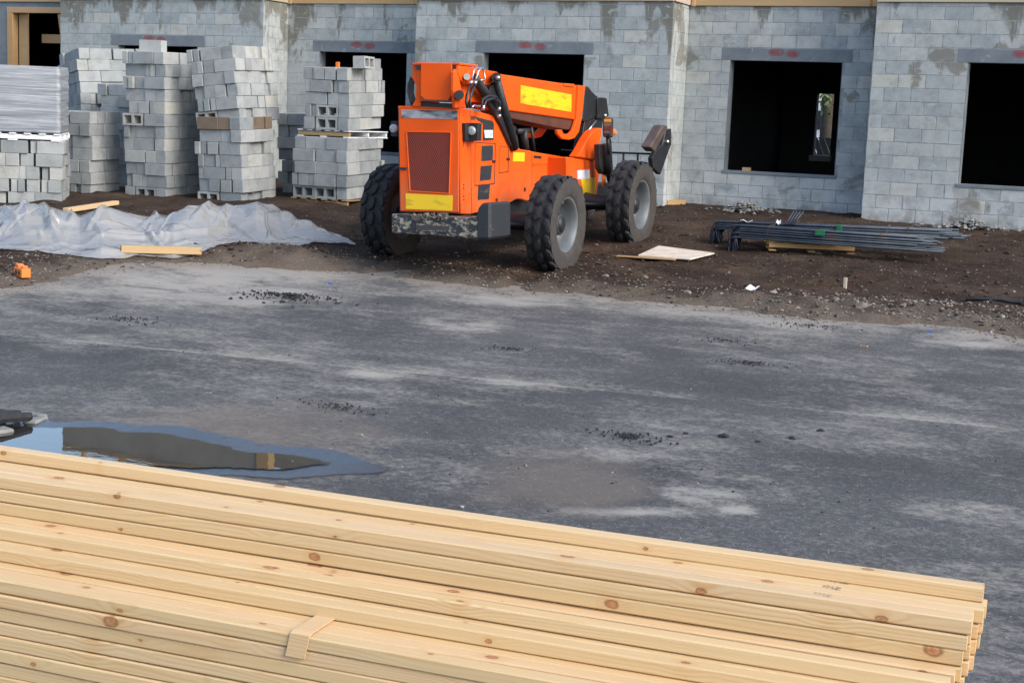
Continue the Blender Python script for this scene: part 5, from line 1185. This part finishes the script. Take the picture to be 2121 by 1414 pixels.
def pool(name, Q_, z0, m, soft, res, slope=0.0):
    lo, hi = Q_.min(0), Q_.max(0); xs = np.arange(lo[0]-.05, hi[0]+.05, res); ys = np.arange(lo[1]-.05, hi[1]+.05, res); X, Y = np.meshgrid(xs, ys); D, _ = poly_dist(Q_, X, Y); D = D+.035*(fbm(X*7, Y*7, 3, 77)-.48); Z = np.full(X.shape, z0)
    if slope:       # wet sheet tilted past the water so it mirrors bluer sky
        Dw, off = poly_dist(OUT_WAT, X, Y); vd = np.array([-.5, .86]); s_ = np.clip((off@vd), 0, None)*(Dw < 0); Z = Z+slope*np.minimum(s_, .16)
    zi = {}; 
    def zf(a, b): return Z
    me = grid_mesh(name, xs, ys, zf, m, edge=lambda a, b: np.clip(D/soft, 0, 1), keep=lambda a, b: D > -.01); return link(name, me)
tag(pool('wet_margin', OUT_WET, ZP+.006, M['wet'], .09, .03, .07), kind='structure')
tag(pool('puddle_water', OUT_WAT, ZP+.011, M['water'], .04, .015), kind='structure')
dr = at_z(20, 872, ZP); drain = thing('drain_inlet', 'broken storm drain inlet with pale concrete rim and dark bars by the puddle', 'drain', dr)
q = MB()
for (x0, y0, x1, y1, w_) in ((-150, 850, 40, 852, .05), (40, 852, 86, 860, .06), (86, 860, 60, 870, .05), (-60, 895, 20, 884, .06)):
    a_ = at_z(x0, y0, ZP+.03); b_ = at_z(x1, y1, ZP+.03); d_ = b_-a_; d_ /= np.linalg.norm(d_); n_ = np.array([-d_[1], d_[0], 0])*w_
    q.prism([a_-n_, b_-n_, b_+n_, a_+n_], (0, 0, -.05))
q.obj('concrete_rim', M['rim_conc'], drain, bevel=.01)
for (x0, y0, x1, y1) in ((-60, 884, 62, 862), (-60, 872, 40, 858), (-60, 864, 10, 856)):
    a_ = at_z(x0, y0, ZP+.05); b_ = at_z(x1, y1, ZP+.05); q = MB(); q.tube([a_, (a_+b_)/2+np.array([0, 0, .02]), b_], .03, 6); q.obj('bar', M['crumb'], drain)
pit = [at_z(x, y, ZP+.009) for x, y in ((-150, 856), (30, 856), (62, 864), (20, 882), (-60, 892), (-150, 895))]
q = MB(); q.add(pit, [tuple(range(6))]); q.obj('pit', M['crumb'], drain)

# ------------------------------------------------------------------ lumber pile
ang = RAD(3.95); AX = np.array([-math.cos(ang), -math.sin(ang), 0]); NB = np.array([-math.sin(ang), math.cos(ang), 0]); O_ = np.array([4.262, -19.408, .172])
BW, BH, LEN = .0495, .0394, 3.72
pile_t = thing('lumber_pile', 'bundle of fresh pale pine battens in the foreground with uneven ends', 'lumber pile', (2.4, -19.6, ZP+.02))
LM = []
for k in range(4):
    b = MB(); nseg = 14; hw, hh = BW/2-.0006, BH/2-.0006; c_ = .004
    prof = [(-hw+c_, -hh), (hw-c_, -hh), (hw, -hh+c_), (hw, hh-c_), (hw-c_, hh), (-hw+c_, hh), (-hw, hh-c_), (-hw, -hh+c_)]
    V = []
    for i in range(nseg+1):
        x = LEN*(i/nseg-.5); sy = .0035*math.sin(i*.55+k*1.7); sz = .0012*math.sin(i*.45+k)
        V += [(x, y+sy, z+sz) for y, z in prof]
    F = [(i*8+j, i*8+(j+1) % 8, (i+1)*8+(j+1) % 8, (i+1)*8+j) for i in range(nseg) for j in range(8)]+[tuple(range(7, -1, -1)), tuple(nseg*8+j for j in range(8))]
    b.add(V, F); LM.append(b.mesh('batten', M['lumber']))
def batten(c, z, off):      # c: columns forward of the back edge (in batten widths), z: top height
    ctr = O_-NB*(c+.5)*BW+AX*(off+LEN/2); o_ = link('batten', LM[rng.randrange(4)], pile_t); o_.location = (ctr[0]-2.4, ctr[1]+19.6, z-BH/2-(ZP+.02)); o_.rotation_euler = (0, rng.uniform(-.0007, .0007), ang+rng.uniform(-.0012, .0012)+(math.pi if rng.random() < .5 else 0)); return o_
top = O_[2]; batten(0, top, .0)
zr = top-BH
FRONT = {0: 4, 1: 4, 2: 4, 3: 6.2, 4: 7.6, 5: 10.3}
for r_i in range(20):
    nf = FRONT.get(r_i, 10.3); z = zr-r_i*(BH+.0012)
    cols = [c for c in np.arange(0, nf-.9, 1.0)]
    shift = nf-(cols[-1]+1)
    for c in cols:
        cc = c+(shift if c > 4.5 or True and nf > 5.5 and c > 4.5 else 0)
        inner = (c < nf-2.5 and c > .5 and r_i > 5)
        if inner and c not in (1.0,) and r_i % 3: pass
        off = (cc if cc < 6 else 6)*.0095+max(0, r_i-1)*.0045+rng.uniform(-.006, .010)-.012
        if cc < 1 and r_i > 2: off += .02*(r_i-2)
        if cc < 2 and r_i > 3: off += .016*(r_i-3)
        batten(cc, z+rng.uniform(-.0006, .0003), max(off, -.01))
# bent strip of lath hooked over a proud batten
zt5 = zr-5*(BH+.0012); cpx = at_z(672, 1283, zt5); q = MB(); w2 = .028
e_ = O_-NB*10.3*BW; s_along = (cpx-e_)@AX; base_ = e_+AX*s_along; base_[2] = zt5+.002
path = [base_+NB*.14+np.array([0, 0, .003]), base_+NB*.01+np.array([0, 0, .002]), base_-NB*.006+np.array([0, 0, -.002]), base_-NB*.008+AX*.012+np.array([0, 0, -.065])]
V = []
for p_ in path: V += [p_-AX*w2, p_+AX*w2]
V += [v_+np.array([0, 0, .0025])-NB*.002 for v_ in V]
F = []
for i in range(3): F += [(2*i, 2*i+1, 2*i+3, 2*i+2), (8+2*i+2, 8+2*i+3, 8+2*i+1, 8+2*i), (2*i, 2*i+2, 8+2*i+2, 8+2*i), (2*i+1, 8+2*i+1, 8+2*i+3, 2*i+3)]
F += [(0, 8, 9, 1), (6, 7, 15, 14)]
q.add(V, F); tag(q.obj('lath_strip', M['lumber']), 'short pale lath strip bent over the front edge of the lumber pile', 'lath')
for i in range(3):
    b = MB(); b.box((-.05, -.32, -.05), (.05, .32, .05)); o_ = link('bearer', b.mesh('bearer', M['pallet_wood'], bevel=.004), pile_t); c_ = O_-NB*.28+AX*(.5+i*1.35); o_.location = (c_[0]-2.4, c_[1]+19.6, .03); o_.rotation_euler = (0, 0, ang)

def stamp_material():
    m, n, l, p = mat('grade_stamp_ink'); o = objc(n); p.inputs['Base Color'].default_value = (.10, .11, .14, 1); p.inputs['Roughness'].default_value = .8
    f = noise(n, l, mapping(n, l, o, (1.2, 2.2, 1)), 90, 2, .5); t = N(n, 'BsdfTransparent'); mx = N(n, 'MixShader')
    l.new(ramp(n, l, f, [(.50, 0.), (.60, .6)]), mx.inputs[0]); l.new(t.outputs[0], mx.inputs[1]); l.new(p.outputs[0], mx.inputs[2]); l.new(mx.outputs[0], [q for q in n if q.type == 'OUTPUT_MATERIAL'][0].inputs[0]); return m
M['stamp'] = stamp_material()
for (x, y) in ((1740, 1204), (1723, 1216), (1705, 1231)):
    c_ = at_z(x, y, zr+.0006); b = MB(); b.box((-.022, -.013, -.0003), (.022, .013, .0003)); o_ = link('grade_stamp', b.mesh('grade_stamp', M['stamp']), pile_t); o_.location = (c_[0]-2.4, c_[1]+19.6, c_[2]-(ZP+.02)); o_.rotation_euler = (0, 0, ang)
